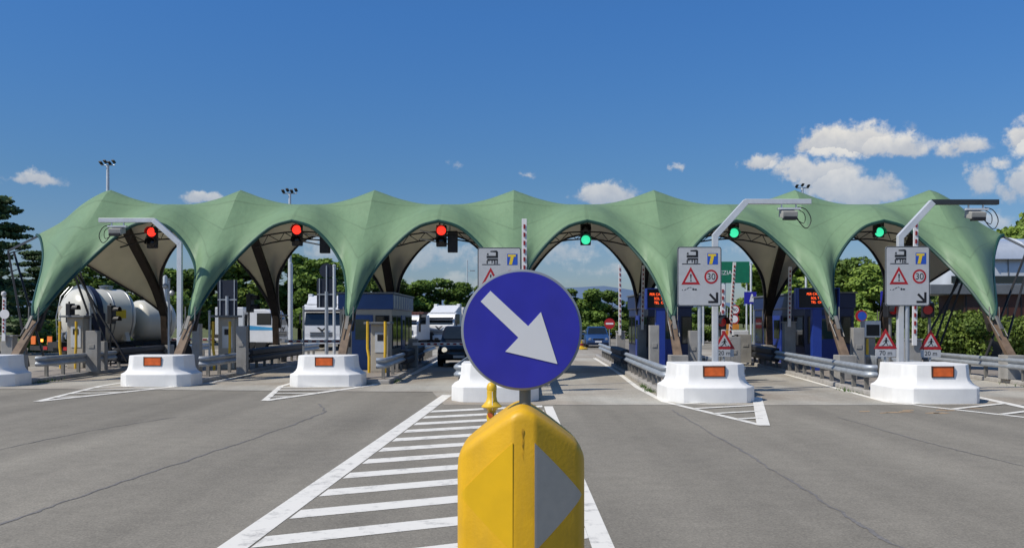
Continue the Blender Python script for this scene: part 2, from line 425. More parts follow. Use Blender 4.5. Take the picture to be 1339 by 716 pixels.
# islands with kerbs
def island(near, far, y0, y1):
    (a, b), (c, d) = near, far
    kb = MB(); kb.prism([(a, y0), (b, y0), (d, y1), (c, y1)], 'z', 0.0, .14)
    o = kb.build('traffic_island', KERB, bevel=.03); struct(o)
    tp = MB(); q = .16
    tp.face([(a + q, y0 + q, .145), (b - q, y0 + q, .145), (d - q, y1 - q, .145), (c + q, y1 - q, .145)])
    o2 = tp.build('island_paving', ISLTOP); struct(o2)
island((-17.4, -15.1), (-17.6, -15.3), 28.5, 48)
island((-12.1, -9.75), (-12.1, -9.75), 28.5, 48)
island((-6.75, -3.8), (-6.75, -3.8), 28.5, 48)
island((-1.50, .72), (-1.3, 1.2), 24.2, 48)
island((3.9, 6.0), (4.5, 7.5), 24.0, 50)
island((9.35, 11.45), (11.3, 13.9), 23.8, 50)
island((15.3, 18.0), (16.2, 19.0), 21.5, 50)

# hills
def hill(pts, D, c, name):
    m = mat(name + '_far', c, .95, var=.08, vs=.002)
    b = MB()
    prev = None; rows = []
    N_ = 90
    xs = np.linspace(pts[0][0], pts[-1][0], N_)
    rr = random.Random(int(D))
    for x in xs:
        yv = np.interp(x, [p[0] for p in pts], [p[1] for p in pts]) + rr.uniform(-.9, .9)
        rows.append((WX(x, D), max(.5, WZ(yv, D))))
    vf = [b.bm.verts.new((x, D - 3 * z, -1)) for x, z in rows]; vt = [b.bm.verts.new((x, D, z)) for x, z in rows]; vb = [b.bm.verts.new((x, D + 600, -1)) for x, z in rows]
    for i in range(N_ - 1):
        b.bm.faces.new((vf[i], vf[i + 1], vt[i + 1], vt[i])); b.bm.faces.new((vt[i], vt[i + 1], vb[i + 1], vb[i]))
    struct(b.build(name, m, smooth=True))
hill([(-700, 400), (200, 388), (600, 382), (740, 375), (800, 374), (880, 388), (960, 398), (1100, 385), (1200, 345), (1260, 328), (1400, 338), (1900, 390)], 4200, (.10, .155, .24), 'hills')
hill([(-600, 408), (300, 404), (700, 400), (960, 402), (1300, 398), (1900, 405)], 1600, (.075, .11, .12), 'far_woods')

# ------------------------------------------------------------------ white island noses
def nose_master():
    t = thing('island_nose', 'x', 'concrete barrier', (0, 0, 0), 0, 'white concrete noses at the toll islands')
    def ring(hw, front, z, L_=1.75, n=13):
        half = [(1, .70), (.985, .50), (.80, .15), (.70, .06), (.36, .0)]
        def yv(q): return -front + q * (.70 + front) / .70
        pts = [(hw, L_, z)] + [(hw * u, yv(v), z) for u, v in half] + [(-hw * u, yv(v), z) for u, v in half[::-1]]
        pts.append((-hw, L_, z)); return pts
    prof = [(1.085, .0, .0), (1.09, .0, .03), (1.085, 0, .355), (1.07, -.012, .375), (.985, -.075, .415), (.92, -.13, .475), (.88, -.17, .55), (.86, -.19, .65), (.84, -.205, .90), (.835, -.21, .918), (.82, -.225, .925)]
    b = MB(); b.loft([ring(h, f, z) for h, f, z in prof])
    b.build('nose_block', WHITE, t, smooth=True, ang=21, bevel=.035)
    o = MB(); o.box(0, .185, .755, .50, .03, .235); o.build('reflector_plate', ORANGE, t, bevel=.006)
    o = MB()
    for sx in (-1, 1): o.box(sx * .262, .18, .755, .016, .045, .27)
    for sz in (-1, 1): o.box(0, .18, .755 + sz * .124, .51, .045, .014)
    o.build('plate_frame', mat('dark_frame', (.05, .025, .02), .6), t)
    return t
nm = nose_master()
noses = [(-16.05, 27.3, -.02, 'white concrete island nose cut by the left edge of the photo'),
         (-10.75, 27.3, -.03, 'white concrete nose with orange plate, before the grey camera mast at the left'),
         (-5.60, 27.2, 0, 'white concrete nose with orange plate in front of the blue and beige toll booth'),
         (-.42, 22.2, 0, 'white concrete nose partly hidden behind the round blue arrow sign'),
         (4.88, 21.95, .03, 'white concrete nose under the left one of the two full lane sign boards'),
         (10.30, 21.75, .03, 'white concrete nose with orange plate under the rightmost lane sign board')]
for i, (x, y, rz, lb) in enumerate(noses):
    if i == 0: nm.location = (x, y, .006); nm.rotation_euler.z = rz; nm['label'] = lb
    else: nc = clone(nm, lb, (x, y, .006), rz); nc.scale.y = .72 if i < 3 else 1
nm.scale.y = .72

# ------------------------------------------------------------------ guardrails
def guardrail(label, pts, side, dark_from=None):
    """pts: near to far (x,y); side +1 when the traffic face is +x"""
    loc = (pts[0][0], pts[0][1], 0)
    t = thing('guardrail', label, 'guardrail', loc, 0, 'guardrails along the toll islands')
    P0 = Vector((pts[0][0], pts[0][1]))
    pl = [Vector((p[0], p[1])) - P0 for p in pts]
    path = []
    a = pl[0]; d0 = (pl[1] - pl[0]).normalized(); n0 = Vector((d0.y, -d0.x)) * side
    # rounded near end turning in
    for k in range(5):
        an = R(100) * (1 - k / 5)
        path.append(a + d0 * (.22 - .22 * math.sin(an)) - n0 * (.22 - .22 * math.cos(an)))
    path += [a + d0 * .22] + pl[1:]
    prof = [(0, .80), (.045, .785), (.08, .745), (.08, .705), (.04, .665), (.005, .63), (.04, .595), (.08, .555), (.08, .515), (.045, .475), (0, .46), (-.008, .47), (-.008, .79)]
    rings = []
    for i, p in enumerate(path):
        d = (path[min(i + 1, len(path) - 1)] - path[max(i - 1, 0)]).normalized(); n = Vector((d.y, -d.x)) * side
        rings.append([(p.x + n.x * u, p.y + n.y * u, v + .02) for u, v in prof])
    b = MB(); b.loft(rings); b.build('beam', GUARD, t, smooth=True, ang=60)
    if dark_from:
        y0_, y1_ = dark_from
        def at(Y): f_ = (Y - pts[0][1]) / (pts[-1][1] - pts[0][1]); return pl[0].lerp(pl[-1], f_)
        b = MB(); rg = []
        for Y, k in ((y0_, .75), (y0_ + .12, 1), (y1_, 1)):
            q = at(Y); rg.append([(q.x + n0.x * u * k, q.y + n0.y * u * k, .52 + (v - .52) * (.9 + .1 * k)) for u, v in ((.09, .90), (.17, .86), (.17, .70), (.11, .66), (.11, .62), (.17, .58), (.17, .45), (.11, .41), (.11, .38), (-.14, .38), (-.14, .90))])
        b.loft(rg); b.build('dark_section', mat('near_black_section', (.020, .022, .028), .6, var=.2), t, bevel=.012)  # near-black box section along part of the beam
    ln = (pl[-1] - pl[0]).length; n_ = int(ln / 1.15)
    for i in range(n_ + 1):
        q = pl[0].lerp(pl[-1], (i * 1.15 + .35) / ln)
        if i * 1.15 + .35 > ln: break
        pb = MB(); pb.box(q.x - n0.x * .09, q.y - n0.y * .09, .45, .10, .09, .62); pb.box(q.x - n0.x * .028, q.y - n0.y * .028, .60, .045, .12, .18)
        pb.build('post', GUARDPOST, t)
    return t
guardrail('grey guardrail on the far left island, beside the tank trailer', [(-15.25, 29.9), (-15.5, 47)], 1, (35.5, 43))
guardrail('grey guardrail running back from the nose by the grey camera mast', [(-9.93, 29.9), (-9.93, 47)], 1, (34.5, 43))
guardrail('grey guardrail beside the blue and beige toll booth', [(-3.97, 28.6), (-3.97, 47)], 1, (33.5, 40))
guardrail('guardrail with rounded end just left of the nose behind the blue arrow sign', [(-1.48, 24.3), (-1.25, 47)], -1)
guardrail('guardrail with rounded end just right of the nose behind the blue arrow sign', [(.74, 24.4), (1.15, 47)], 1)
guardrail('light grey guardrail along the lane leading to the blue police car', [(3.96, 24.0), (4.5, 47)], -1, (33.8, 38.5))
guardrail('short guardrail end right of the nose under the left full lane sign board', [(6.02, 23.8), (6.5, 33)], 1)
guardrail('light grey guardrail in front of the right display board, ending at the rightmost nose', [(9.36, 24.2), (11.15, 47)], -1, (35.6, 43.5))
guardrail('short guardrail end right of the rightmost white nose', [(11.5, 23.6), (12.2, 33)], 1)
guardrail('long grey guardrail at the right edge of the photo', [(15.38, 21.8), (15.75, 47)], -1)
# ------------------------------------------------------------------ canopy
FX = [-15.32, -10.30, -5.24, -.02, 5.12, 10.27, 15.40]
PX_ = [-15.16, -10.25, -5.19, .07, 5.36, 10.70, 15.77]
PD = 34.7
def xc(i, d):   # d = PD - Y
    f = d / 5.9
    return PX_[i] + (FX[i] - PX_[i]) * f
def crv(tab, n):
    """sample n+1 points by arc length over a Catmull-Rom curve"""
    pts = [np.array(p, float) for p in tab]; dense = []
    for i in range(len(pts) - 1):
        p0, p1, p2, p3 = pts[max(i - 1, 0)], pts[i], pts[i + 1], pts[min(i + 2, len(pts) - 1)]
        for k in range(30):
            t = k / 30
            dense.append(.5 * (2 * p1 + (p2 - p0) * t + (2 * p0 - 5 * p1 + 4 * p2 - p3) * t * t + (3 * p1 - p0 - 3 * p2 + p3) * t ** 3))
    dense.append(pts[-1]); dense = np.array(dense)
    s = np.concatenate([[0], np.cumsum(np.linalg.norm(np.diff(dense, axis=0), axis=1))]); s /= s[-1]
    u = np.linspace(0, 1, n + 1)
    return np.stack([np.interp(u, s, dense[:, k]) for k in range(3)], 1)
NS, NT = 26, 22
RIDGE = crv([(0, 5.32, 2.02), (0, 5.1, 2.42), (0, 3.95, 3.78), (0, 1.75, 5.50), (0, .65, 6.50), (0, .25, 6.80), (0, 0, 6.905)], NT)
EDGE = crv([(0, 5.32, 2.02), (.13, 4.98, 2.35), (.27, 4.20, 3.02), (.60, 3.25, 3.86), (1.24, 2.66, 4.72), (1.9, 2.48, 5.28), (2.6, 2.45, 5.49)], NS)
VALL = crv([(0, 0, 6.905), (.35, 0, 6.775), (.95, 0, 6.565), (1.75, 0, 6.388), (2.6, 0, 6.335)], NS)
SEAM = np.array([(2.6, 2.45 * (1 - t), 6.34 - .85 * (1 - t) ** 2) for t in np.linspace(0, 1, NT + 1)])
EEDGE = crv([(0, 5.32, 2.02), (.2, 5.0, 2.40), (.62, 4.0, 3.0), (1.15, 2.75, 3.6), (1.85, 1.3, 4.35), (2.45, .38, 5.02), (2.78, .05, 5.2)], NS)
EVALL = crv([(0, 0, 6.905), (.35, 0, 6.80), (1.04, 0, 6.40), (1.89, 0, 5.70), (2.78, 0, 5.22)], NS)
ESEAM = np.array([(2.78, .05 * (1 - t), 5.2 + .02 * t) for t in np.linspace(0, 1, NT + 1)])
def coons(E, V, Rg, S):
    out = np.zeros((NS + 1, NT + 1, 3))
    for a in range(NS + 1):
        s = a / NS
        for b in range(NT + 1):
            t = b / NT
            out[a, b] = (1 - t) * E[a] + t * V[a] + (1 - s) * Rg[b] + s * S[b] - ((1 - s) * (1 - t) * E[0] + s * (1 - t) * E[-1] + (1 - s) * t * V[0] + s * t * V[-1])
    return out
PIN = coons(EDGE, VALL, RIDGE, SEAM); PEND = coons(EEDGE, EVALL, RIDGE, ESEAM)
def place(i, side, p, rear):
    x, d, z = p
    dd = -d if rear else d
    j = i + side
    if 0 <= j < 7:
        half = abs(xc(j, dd) - xc(i, dd)) / 2; xo = x * half / 2.6
    else: xo = x
    return (xc(i, dd) + side * xo, PD - dd, z)

canopy = thing('toll_canopy', 'long green tent canopy with seven peaks spanning all the toll lanes', 'canopy', (0, PD, 0))
O = Vector((0, PD, 0))
bm = bmesh.new(); stl = bm.verts.layers.float_vector.new('st')
for i in range(7):
    for side in (-1, 1):
        Pt = PIN if 0 <= i + side < 7 else PEND
        for rear in (False, True):
            vs = [[None] * (NT + 1) for _ in range(NS + 1)]
            for a in range(NS + 1):
                for b in range(NT + 1):
                    v = bm.verts.new(Vector(place(i, side, Pt[a, b], rear)) - O); v[stl] = (a / NS, b / NT, i); vs[a][b] = v
            for a in range(NS):
                for b in range(NT):
                    q = (vs[a][b], vs[a + 1][b], vs[a + 1][b + 1], vs[a][b + 1])
                    bm.faces.new(q if (side > 0) != rear else q[::-1])
bmesh.ops.remove_doubles(bm, verts=bm.verts, dist=.004)
bmesh.ops.dissolve_degenerate(bm, edges=bm.edges, dist=.001)
bm.normal_update()
if sum(f.normal.z for f in bm.faces) < 0:
    bmesh.ops.reverse_faces(bm, faces=bm.faces); bm.normal_update()
for e in bm.edges:
    ridge = e.verts[0][stl].x < 1e-4 and e.verts[1][stl].x < 1e-4
    e.smooth = not (ridge or (len(e.link_faces) == 2 and e.calc_face_angle(0) > R(60)))
bl = bm.copy()
for v in bl.verts: v.co = v.co - v.normal * .055
bmesh.ops.reverse_faces(bl, faces=bl.faces)
def memb_mat():
    m = bpy.data.materials.new('green_pvc_membrane'); m.use_nodes = True
    nt = m.node_tree; N = nt.nodes; L = nt.links; b = N['Principled BSDF']; b.inputs['Roughness'].default_value = .5; b.inputs['Specular IOR Level'].default_value = .35
    at = N.new('ShaderNodeAttribute'); at.attribute_name = 'st'
    sp = N.new('ShaderNodeSeparateXYZ'); L.new(at.outputs['Vector'], sp.inputs[0])
    def M(op, a, b_=None):
        n = N.new('ShaderNodeMath'); n.operation = op
        for i_, v in enumerate((a, b_)):
            if v is None: continue
            if isinstance(v, (int, float)): n.inputs[i_].default_value = v
            else: L.new(v, n.inputs[i_])
        return n.outputs[0]
    tc = N.new('ShaderNodeTexCoord')
    n1 = N.new('ShaderNodeTexNoise'); n1.inputs['Scale'].default_value = .55; n1.inputs['Detail'].default_value = 7; n1.inputs['Roughness'].default_value = .6; L.new(tc.outputs['Object'], n1.inputs['Vector'])
    n2 = N.new('ShaderNodeTexNoise'); n2.inputs['Scale'].default_value = 5; n2.inputs['Detail'].default_value = 5
    mp = N.new('ShaderNodeMapping'); mp.inputs['Scale'].default_value = (1.4, 1, .25); L.new(tc.outputs['Object'], mp.inputs[0]); L.new(mp.outputs[0], n2.inputs['Vector'])
    # fabric panel seams
    fr = M('FRACT', M('MULTIPLY', sp.outputs[1], 4.0)); seam = M('LESS_THAN', M('ABSOLUTE', M('SUBTRACT', fr, .5)), .03)
    cen = M('GREATER_THAN', sp.outputs[0], .988); sm = M('MAXIMUM', seam, M('MULTIPLY', cen, .6))
    ins = M('GREATER_THAN', M('SUBTRACT', 1.0, M('LESS_THAN', sp.outputs[0], .985)), .5)
    k = M('MULTIPLY', M('ADD', .80, M('MULTIPLY', n1.outputs['Fac'], .40)), M('ADD', .87, M('MULTIPLY', n2.outputs['Fac'], .26)))
    k = M('MULTIPLY', k, M('SUBTRACT', 1.0, M('MULTIPLY', sm, .20)))
    sc = N.new('ShaderNodeVectorMath'); sc.operation = 'SCALE'; sc.inputs[0].default_value = (.203, .330, .185); L.new(k, sc.inputs['Scale'])
    L.new(sc.outputs[0], b.inputs['Base Color'])
    bp = N.new('ShaderNodeBump'); bp.inputs['Strength'].default_value = .25; bp.inputs['Distance'].default_value = .05
    L.new(M('ADD', n2.outputs['Fac'], M('MULTIPLY', sm, .25)), bp.inputs['Height']); L.new(bp.outputs[0], b.inputs['Normal'])
    tr = N.new('ShaderNodeBsdfTranslucent'); tr.inputs[0].default_value = (.72, .80, .66, 1)
    ms = N.new('ShaderNodeMixShader'); ms.inputs[0].default_value = .24
    L.new(b.outputs[0], ms.inputs[1]); L.new(tr.outputs[0], ms.inputs[2]); L.new(ms.outputs[0], N['Material Output'].inputs[0])
    return m
for nm_, bmx, mt in (('membrane', bm, memb_mat()), ('lining', bl, FABRIC_IN)):
    me = bpy.data.meshes.new(nm_); bmx.to_mesh(me); bmx.free(); me.materials.append(mt)
    me.polygons.foreach_set('use_smooth', [True] * len(me.polygons))
    o = bpy.data.objects.new(nm_, me); col.objects.link(o); o.parent = canopy
EDGECABLE = mat('dark_green_edge_band', (.012, .055, .040), .5)
# edge bands: one per arch edge
for i in range(6):
    for rear in (False, True):
        pts = [Vector(place(i, 1, p, rear)) - O for p in EDGE] + [Vector(place(i + 1, -1, p, rear)) - O for p in EDGE[::-1]][1:]
        b = MB(); b.tube([p + Vector((0, 0, -.02)) for p in pts], .06 if not rear else .07, 6); b.build('edge_cable', EDGECABLE if not rear else DARKSTEEL, canopy, smooth=True)
for i, side in ((0, -1), (6, 1)):
    for rear in (False, True):
        pts = [Vector(place(i, side, p, rear)) - O for p in EEDGE]
        b = MB(); b.tube(pts, .06, 6); b.build('edge_cable', EDGECABLE if not rear else DARKSTEEL, canopy, smooth=True)
# ridge beams and legs
for i in range(7):
    for rear in (False, True):
        sg = -1 if rear else 1
        pts = []
        for p in RIDGE[::2]:
            q = Vector(place(i, 1, p, rear)) - O; n = Vector((0, sg * .55, -.8)) * -.0
            pts.append(q + Vector((0, sg * .10, -.24)))
        b = MB()
        rings = [[(q.x - .16, q.y, q.z + .10), (q.x + .16, q.y, q.z + .10), (q.x + .16, q.y + sg * .02, q.z - .14), (q.x - .16, q.y + sg * .02, q.z - .14)] for q in pts]
        b.loft(rings); b.build('ridge_beam', WOODSHADED, canopy)
        # exposed leg
        top = Vector(place(i, 1, RIDGE[1], rear)) - O + Vector((0, sg * .16, -.22)); foot = Vector((xc(i, sg * 5.95) * 1.02, -sg * 5.95, .86))
        lg = MB(); lg.loft([[(foot.x - .13, foot.y, foot.z), (foot.x + .13, foot.y, foot.z), (foot.x + .13, foot.y + sg * .26, foot.z), (foot.x - .13, foot.y + sg * .26, foot.z)],
                             [(top.x - .12, top.y - .1, top.z), (top.x + .12, top.y - .1, top.z), (top.x + .12, top.y + sg * .14 - .1, top.z + .08), (top.x - .12, top.y + sg * .14 - .1, top.z + .08)]])
        leg = lg.build('leg', WOOD, canopy, bevel=.01)
        q = Vector(place(i, 1, RIDGE[0], rear)) - O
        br = MB(); d = (foot - q).normalized()
        br.bar(q + Vector((0, -sg * .12, .10)), q + d * .36 + Vector((0, -sg * .14, 0)), .10, .05)
        for sx in (-1, 1):
            br.tube([q + Vector((sx * .16, 0, .40)), q + Vector((sx * .15, -sg * .04, -.05)), q + d * .62 + Vector((sx * .13, -sg * .04, 0))], .018, 6)
        br.build('bracket', GUARDPOST, leg, smooth=False)
        pd = MB(); pd.box(foot.x, foot.y + sg * .1, .52, .56, .56, .76); pd.build('pedestal', CONC, leg, bevel=.02)
# trusses beneath the front arches
for i in range(6):
    for rear in (False,):
        sg = -1 if rear else 1
        b = MB(); d_ = 1.1; x0, x1 = xc(i, sg * d_), xc(i + 1, sg * d_); xm = (x0 + x1) / 2; Y = -sg * d_
        def pt(u, dz, dy=0): return Vector((xm + u, Y + dy, 5.16 - .085 * u * u + dz))
        us = [-1.8, -1.2, -.6, 0, .6, 1.2, 1.8]
        b.tube([pt(u, .07) for u in us], .03, 6)
        b.tube([pt(u, -.16 - .02 * abs(u), sg * .42) for u in us], .03, 6)
        for k, u in enumerate(us[:-1]):
            v = us[k + 1]
            b.tube([pt(u, .07), pt((u + v) / 2, -.16 - .02 * abs((u + v) / 2), sg * .42), pt(v, .07)], .018, 5)
        b.build('truss', DARKSTEEL, canopy, smooth=True)
# outriggers at the two ends
for i, side in ((0, -1), (6, 1)):
    tip = Vector((xc(i, 0) + side * 2.78, 0, 5.2)); end = tip + Vector((side * .95, -.3, -.62)) 
    b = MB(); b.bar(tip + Vector((-side * .15, 0, .03)), end, .10, .07)
    og = b.build('outrigger', BLDGGREY, canopy)
    for (a, c) in ((end, Vector((xc(i, 5.2) + side * .55, -4.6, .5))), (end + Vector((0, .4, 0)), Vector((xc(i, 5.2) + side * .5, -3.6, .5))),
                   (tip + Vector((-side * .55, 1.3, -.85)), Vector((xc(i, 0) - side * .35, .6, .4))), (tip + Vector((-side * .75, 1.4, -.8)), Vector((xc(i, 0) + side * .35, .9, .4))),
                   (tip + Vector((-side * .60, 1.2, -.8)), Vector((xc(i, 0) + side * .95, 1.6, .4)))):
        s_ = MB(); s_.bar(a, c, .062, .062); s_.build('strut', mat('black_strut', (.007, .007, .008), .6), og)

# ------------------------------------------------------------------ lane signals under the arches
def signal(label, loc, lit, group='lane signals under the canopy'):
    t = thing('traffic_light', label, 'traffic light', loc, 0, group)
    b = MB(); b.box(0, .10, -.17, .38, .16, .78); b.build('housing', DARKSTEEL, t, bevel=.03)
    for k, z in enumerate((.02, -.37)):
        on = (lit == 'red' and k == 0) or (lit == 'green' and k == 1)
        m = (LAMPRED if lit == 'red' else LAMPGREEN) if on else LENSDARK
        b = MB(); b.lathe([(.165, 0), (.15, .02), (.08, .05), (.01, .06)], 20)
        bmesh.ops.rotate(b.bm, verts=b.bm.verts, cent=(0, 0, 0), matrix=Matrix.Rotation(R(90), 3, 'X'))
        bmesh.ops.translate(b.bm, verts=b.bm.verts, vec=(0, .015, z)); b.build('lens', m, t, smooth=True)
        v = MB(); n = 12
        rings = []
        for yv in (.02, -.20):
            rings.append([(.185 * math.cos(R(-15) + R(210) * q / n), yv, z + .185 * math.sin(R(-15) + R(210) * q / n)) for q in range(n + 1)])
        v.loft(rings, cap=False, closed=False); v.build('visor', DARKSTEEL, t, smooth=True)
    h = MB(); h.tube([(-.08, .12, .2), (-.08, .34, .31)], .03, 6); h.tube([(.08, .12, .2), (.08, .34, .31)], .03, 6); h.build('hanger', DARKSTEEL, t)
    return t
for px, py, lit, lb in ((198, 300, 'red', 'red lane signal under the leftmost arch, beside the grey mast'), (388, 297, 'red', 'red lane signal under the second arch from the left'),
                        (577, 298, 'red', 'red lane signal under the third arch, above the black off-road car'), (766, 296, 'green', 'green lane signal under the arch right of the blue arrow sign'),
                        (960, 287, 'green', 'green lane signal right of the left angled gantry'), (1150, 286, 'green', 'green lane signal left of the rightmost gantry')):
    signal(lb, P(px, py + 4, 33.2), lit)
def back_box(label, px, py, D):
    t = thing('lane_display', label, 'lane display', P(px, py, D), 0, 'dark lane displays under the canopy')
    b = MB(); b.box(0, 0, 0, .36, .22, .78); b.build('housing', DARKSTEEL, t, bevel=.02)
    b = MB(); b.prism([(-.16, .26), (.16, .26), (.16, .33), (-.16, .33)], 'y', -.20, -.11); b.box(0, .115, 0, .28, .02, .62); b.build('hood', BLACK, t)
    b = MB(); b.tube([(-.1, 0, .38), (-.1, 0, .8)], .025, 6); b.tube([(-1.2, .05, .42), (-.1, 0, .2)], .035, 6); b.tube([(-1.2, .05, .12), (-.1, 0, -.1)], .03, 6); b.build('bracket', STEEL, t)
back_box('dark lane display hanging under the second arch', 425, 317, 33.5)
back_box('dark lane display hanging beside the red signal of the third arch', 592, 316, 33.5)

# ------------------------------------------------------------------ gantry masts with cameras
def gantry(label, x, y, z0, z1, dx1, xe, arm_mat, base=.14):
    t = thing('camera_mast', label, 'camera mast', (x, y, base), 0, 'bent camera masts on the islands')
    b = MB(); b.box(0, 0, (z0 - base) / 2, .155, .155, z0 - base); b.box(0, 0, .02, .42, .42, .04); b.build('pole', STEELW, t, bevel=.01)
    A, B_, C_ = Vector((0, 0, z0 - base - .05)), Vector((dx1, 0, z1 - base)), Vector((xe, 0, z1 - base))
    b = MB(); b.bar(A, B_, .16, .17); b.build('brace', STEELW, t, bevel=.01)
    b = MB(); b.bar(B_ - Vector((math.copysign(.04, dx1), 0, 0)), C_, .15, .14); b.build('arm', arm_mat, t, bevel=.01)
    cx_ = dx1 + (xe - dx1) * .66; zc = z1 - base
    c = MB(); c.box(cx_, -.02, zc - .20, .62, .16, .05); c.box(cx_ - .2, 0, zc - .12, .03, .05, .14); c.box(cx_ + .2, 0, zc - .12, .03, .05, .14); cr = c.build('crossbar', STEELW, t)
    c = MB(); c.box(cx_ - .02, -.02, zc - .35, .42, .40, .20, rx=R(12)); c.build('camera_box', mat('camera_grey', (.35, .34, .31), .5), cr, bevel=.02)
    c = MB(); c.box(cx_ - .02, -.16, zc - .48, .36, .18, .09); c.build('lamp', DARKSTEEL, cr, bevel=.01)
    s = 1 if xe > 0 else -1
    def s3(p): return [tuple(v) for v in crv(p, 18)]
    c = MB(); c.tube(s3([(cx_ + s * .25, 0, zc - .15), (cx_ + s * .48, 0, zc - .22), (cx_ + s * .62, 0, zc - .5), (cx_ + s * .5, 0, zc - .74), (cx_ + s * .32, 0, zc - .6), (cx_ + s * .2, 0, zc - .38)]), .014, 5)
    c.tube(s3([(cx_ + s * .25, .03, zc - .2), (cx_ + s * .45, .03, zc - .35), (cx_ + s * .42, .03, zc - .6), (cx_ + s * .15, .03, zc - .42)]), .012, 5); c.build('cable', DARKSTEEL, cr, smooth=True)
gantry('grey bent camera mast at the left, its arm pointing left over the white nose', -10.93, 30.2, 4.55, 5.27, -.86, -2.65, STEELW)
gantry('white bent camera mast behind the left full lane sign board, arm pointing right', WX(935, 25.5), 25.5, 4.38, 5.28, .86, 2.66, STEELW)
gantry('bent camera mast behind the rightmost lane sign board, with a dark arm pointing right', WX(1177, 25.3), 25.3, 4.33, 5.24, .89, 2.70, mat('arm_dark_grey', (.045, .05, .055), .4, .3))

# ------------------------------------------------------------------ lane sign boards
def board_master():
    t = thing('lane_sign', 'x', 'road sign', (0, 0, 0), 0, 'lane information boards on the islands')
    w, h, r = .595, .80, .07
    def rr(w, h, r, n=5):
        pts = []
        for cx, cz, a0 in ((w - r, h - r, 0), (-w + r, h - r, 90), (-w + r, -h + r, 180), (w - r, -h + r, 270)):
            for k in range(n + 1):
                a = R(a0 + 90 * k / n); pts.append((cx + r * math.cos(a), cz + r * math.sin(a)))
        return pts
    zc = 3.03
    def sh(pts): return [(x, z + zc) for x, z in pts]
    b = MB(); b.prism(sh(rr(w, h, r)), 'y', -.012, .012); pnl = b.build('panel', SIGNBACK, t)
    b = MB(); b.prism(sh(rr(w - .008, h - .008, r - .006)), 'y', -.016, -.0125); b.build('border', DARKRIM, pnl)
    b = MB(); b.prism(sh(rr(w - .028, h - .028, r - .022)), 'y', -.020, -.0165); b.build('face', SIGNFACE, pnl)
    def LL(cx, cy): return ((cx - 292) * .00245, zc - (cy - 352) * .00256)
    def shape(name, polys, m, y0=-.0205, parent=None, th=.003):
        q = MB()
        for p in polys: q.prism([LL(*c) for c in p], 'y', y0 - th, y0)
        return q.build(name, m, parent or pnl)
    def rect(a, b_, c, d): return [(a, b_), (c, b_), (c, d), (a, d)]
    shape('truck_symbol', [[(192, 76), (262, 72), (276, 84), (276, 92), (192, 88)], rect(252, 92.5, 276, 128), [(150, 116), (170, 124), (170, 100), (160, 100), (156, 108)], rect(150, 128.5, 276, 152),
                           rect(158, 160, 276, 178), rect(150, 178.5, 163, 212), rect(170, 178.5, 180, 190), rect(205, 178.5, 216, 205), rect(232, 178.5, 242, 214), rect(250, 184, 258, 214), rect(266, 178.5, 275, 214), rect(100, 217, 302, 225)], BLACK)
    sq = shape('toll_logo', [rect(378, 108, 494, 226)], LOGOBLUE)
    shape('logo_letter', [rect(386, 116, 474, 138), [(418, 138.5), (452, 138.5), (432, 222), (398, 222)]], LOGOYEL, -.0240, sq)
    tri = shape('warning_triangle', [[(195, 252), (92, 437), (299, 437)]], RED)
    shape('triangle_face', [[(195, 298), (132, 413), (259, 413)]], SIGNFACE, -.0240, tri)
    shape('exclamation_mark', [[(187, 328), (204, 328), (199, 382), (192, 382)], rect(189, 389, 203, 403)], BLACK, -.0275, tri)
    def circ(cx, cy, r_, n=32): return [(cx + r_ * math.cos(2 * math.pi * k / n), cy + r_ * math.sin(2 * math.pi * k / n)) for k in range(n)]
    rd = shape('speed_roundel', [circ(420, 355, 75)], RED)
    shape('roundel_face', [circ(420, 355, 55)], SIGNFACE, -.0240, rd)
    x, z = LL(420, 357); text('30', .245, BLACK, rd, (x, -.0285, z), 'numeral', sx=.95)
    shape('chain_symbol', [[(122, 497), (140, 484), (146, 490), (130, 498)], [(150, 480), (176, 466), (180, 470), (152, 486)], [(184, 463), (204, 468), (202, 473), (184, 468)], rect(214, 476, 230, 497), rect(236, 482, 262, 496), rect(100, 490, 108, 498)], BLACK)
    def thick(a, b_, wd):
        a, b_ = Vector(a), Vector(b_); d = (b_ - a).normalized(); n = Vector((-d.y, d.x)) * wd / 2
        return [tuple(a + n), tuple(b_ + n), tuple(b_ - n), tuple(a - n)]
    shape('arrow_symbol', [thick((404, 538), (472, 606), 24), rect(472, 520, 497, 632), rect(388, 609, 471.5, 632)], BLACK)
    b = MB(); b.tube([(.02, .06, 0), (.02, .06, zc + .5)], .058, 10); pl = b.build('pole', STEEL, t, smooth=True)
    b = MB(); b.box(0, .028, zc + .4, .6, .03, .05); b.box(0, .028, zc - .4, .6, .03, .05); b.build('clamp', STEEL, pl)
    return t
bm_ = board_master()
for k, (px, D, lb) in enumerate(((653, 25.0, 'grey lane sign board with truck symbol, half hidden behind the round blue sign'), (914.5, 24.75, 'left one of the two full lane sign boards, with truck, 30 roundel and black arrow'),
                                 (1186.5, 24.6, 'rightmost lane sign board, with truck, 30 roundel and black arrow, above two red triangles'))):
    loc = (WX(px, D), D, .14)
    if k == 0: bm_.location = loc; bm_['label'] = lb
    else: clone(bm_, lb, loc)

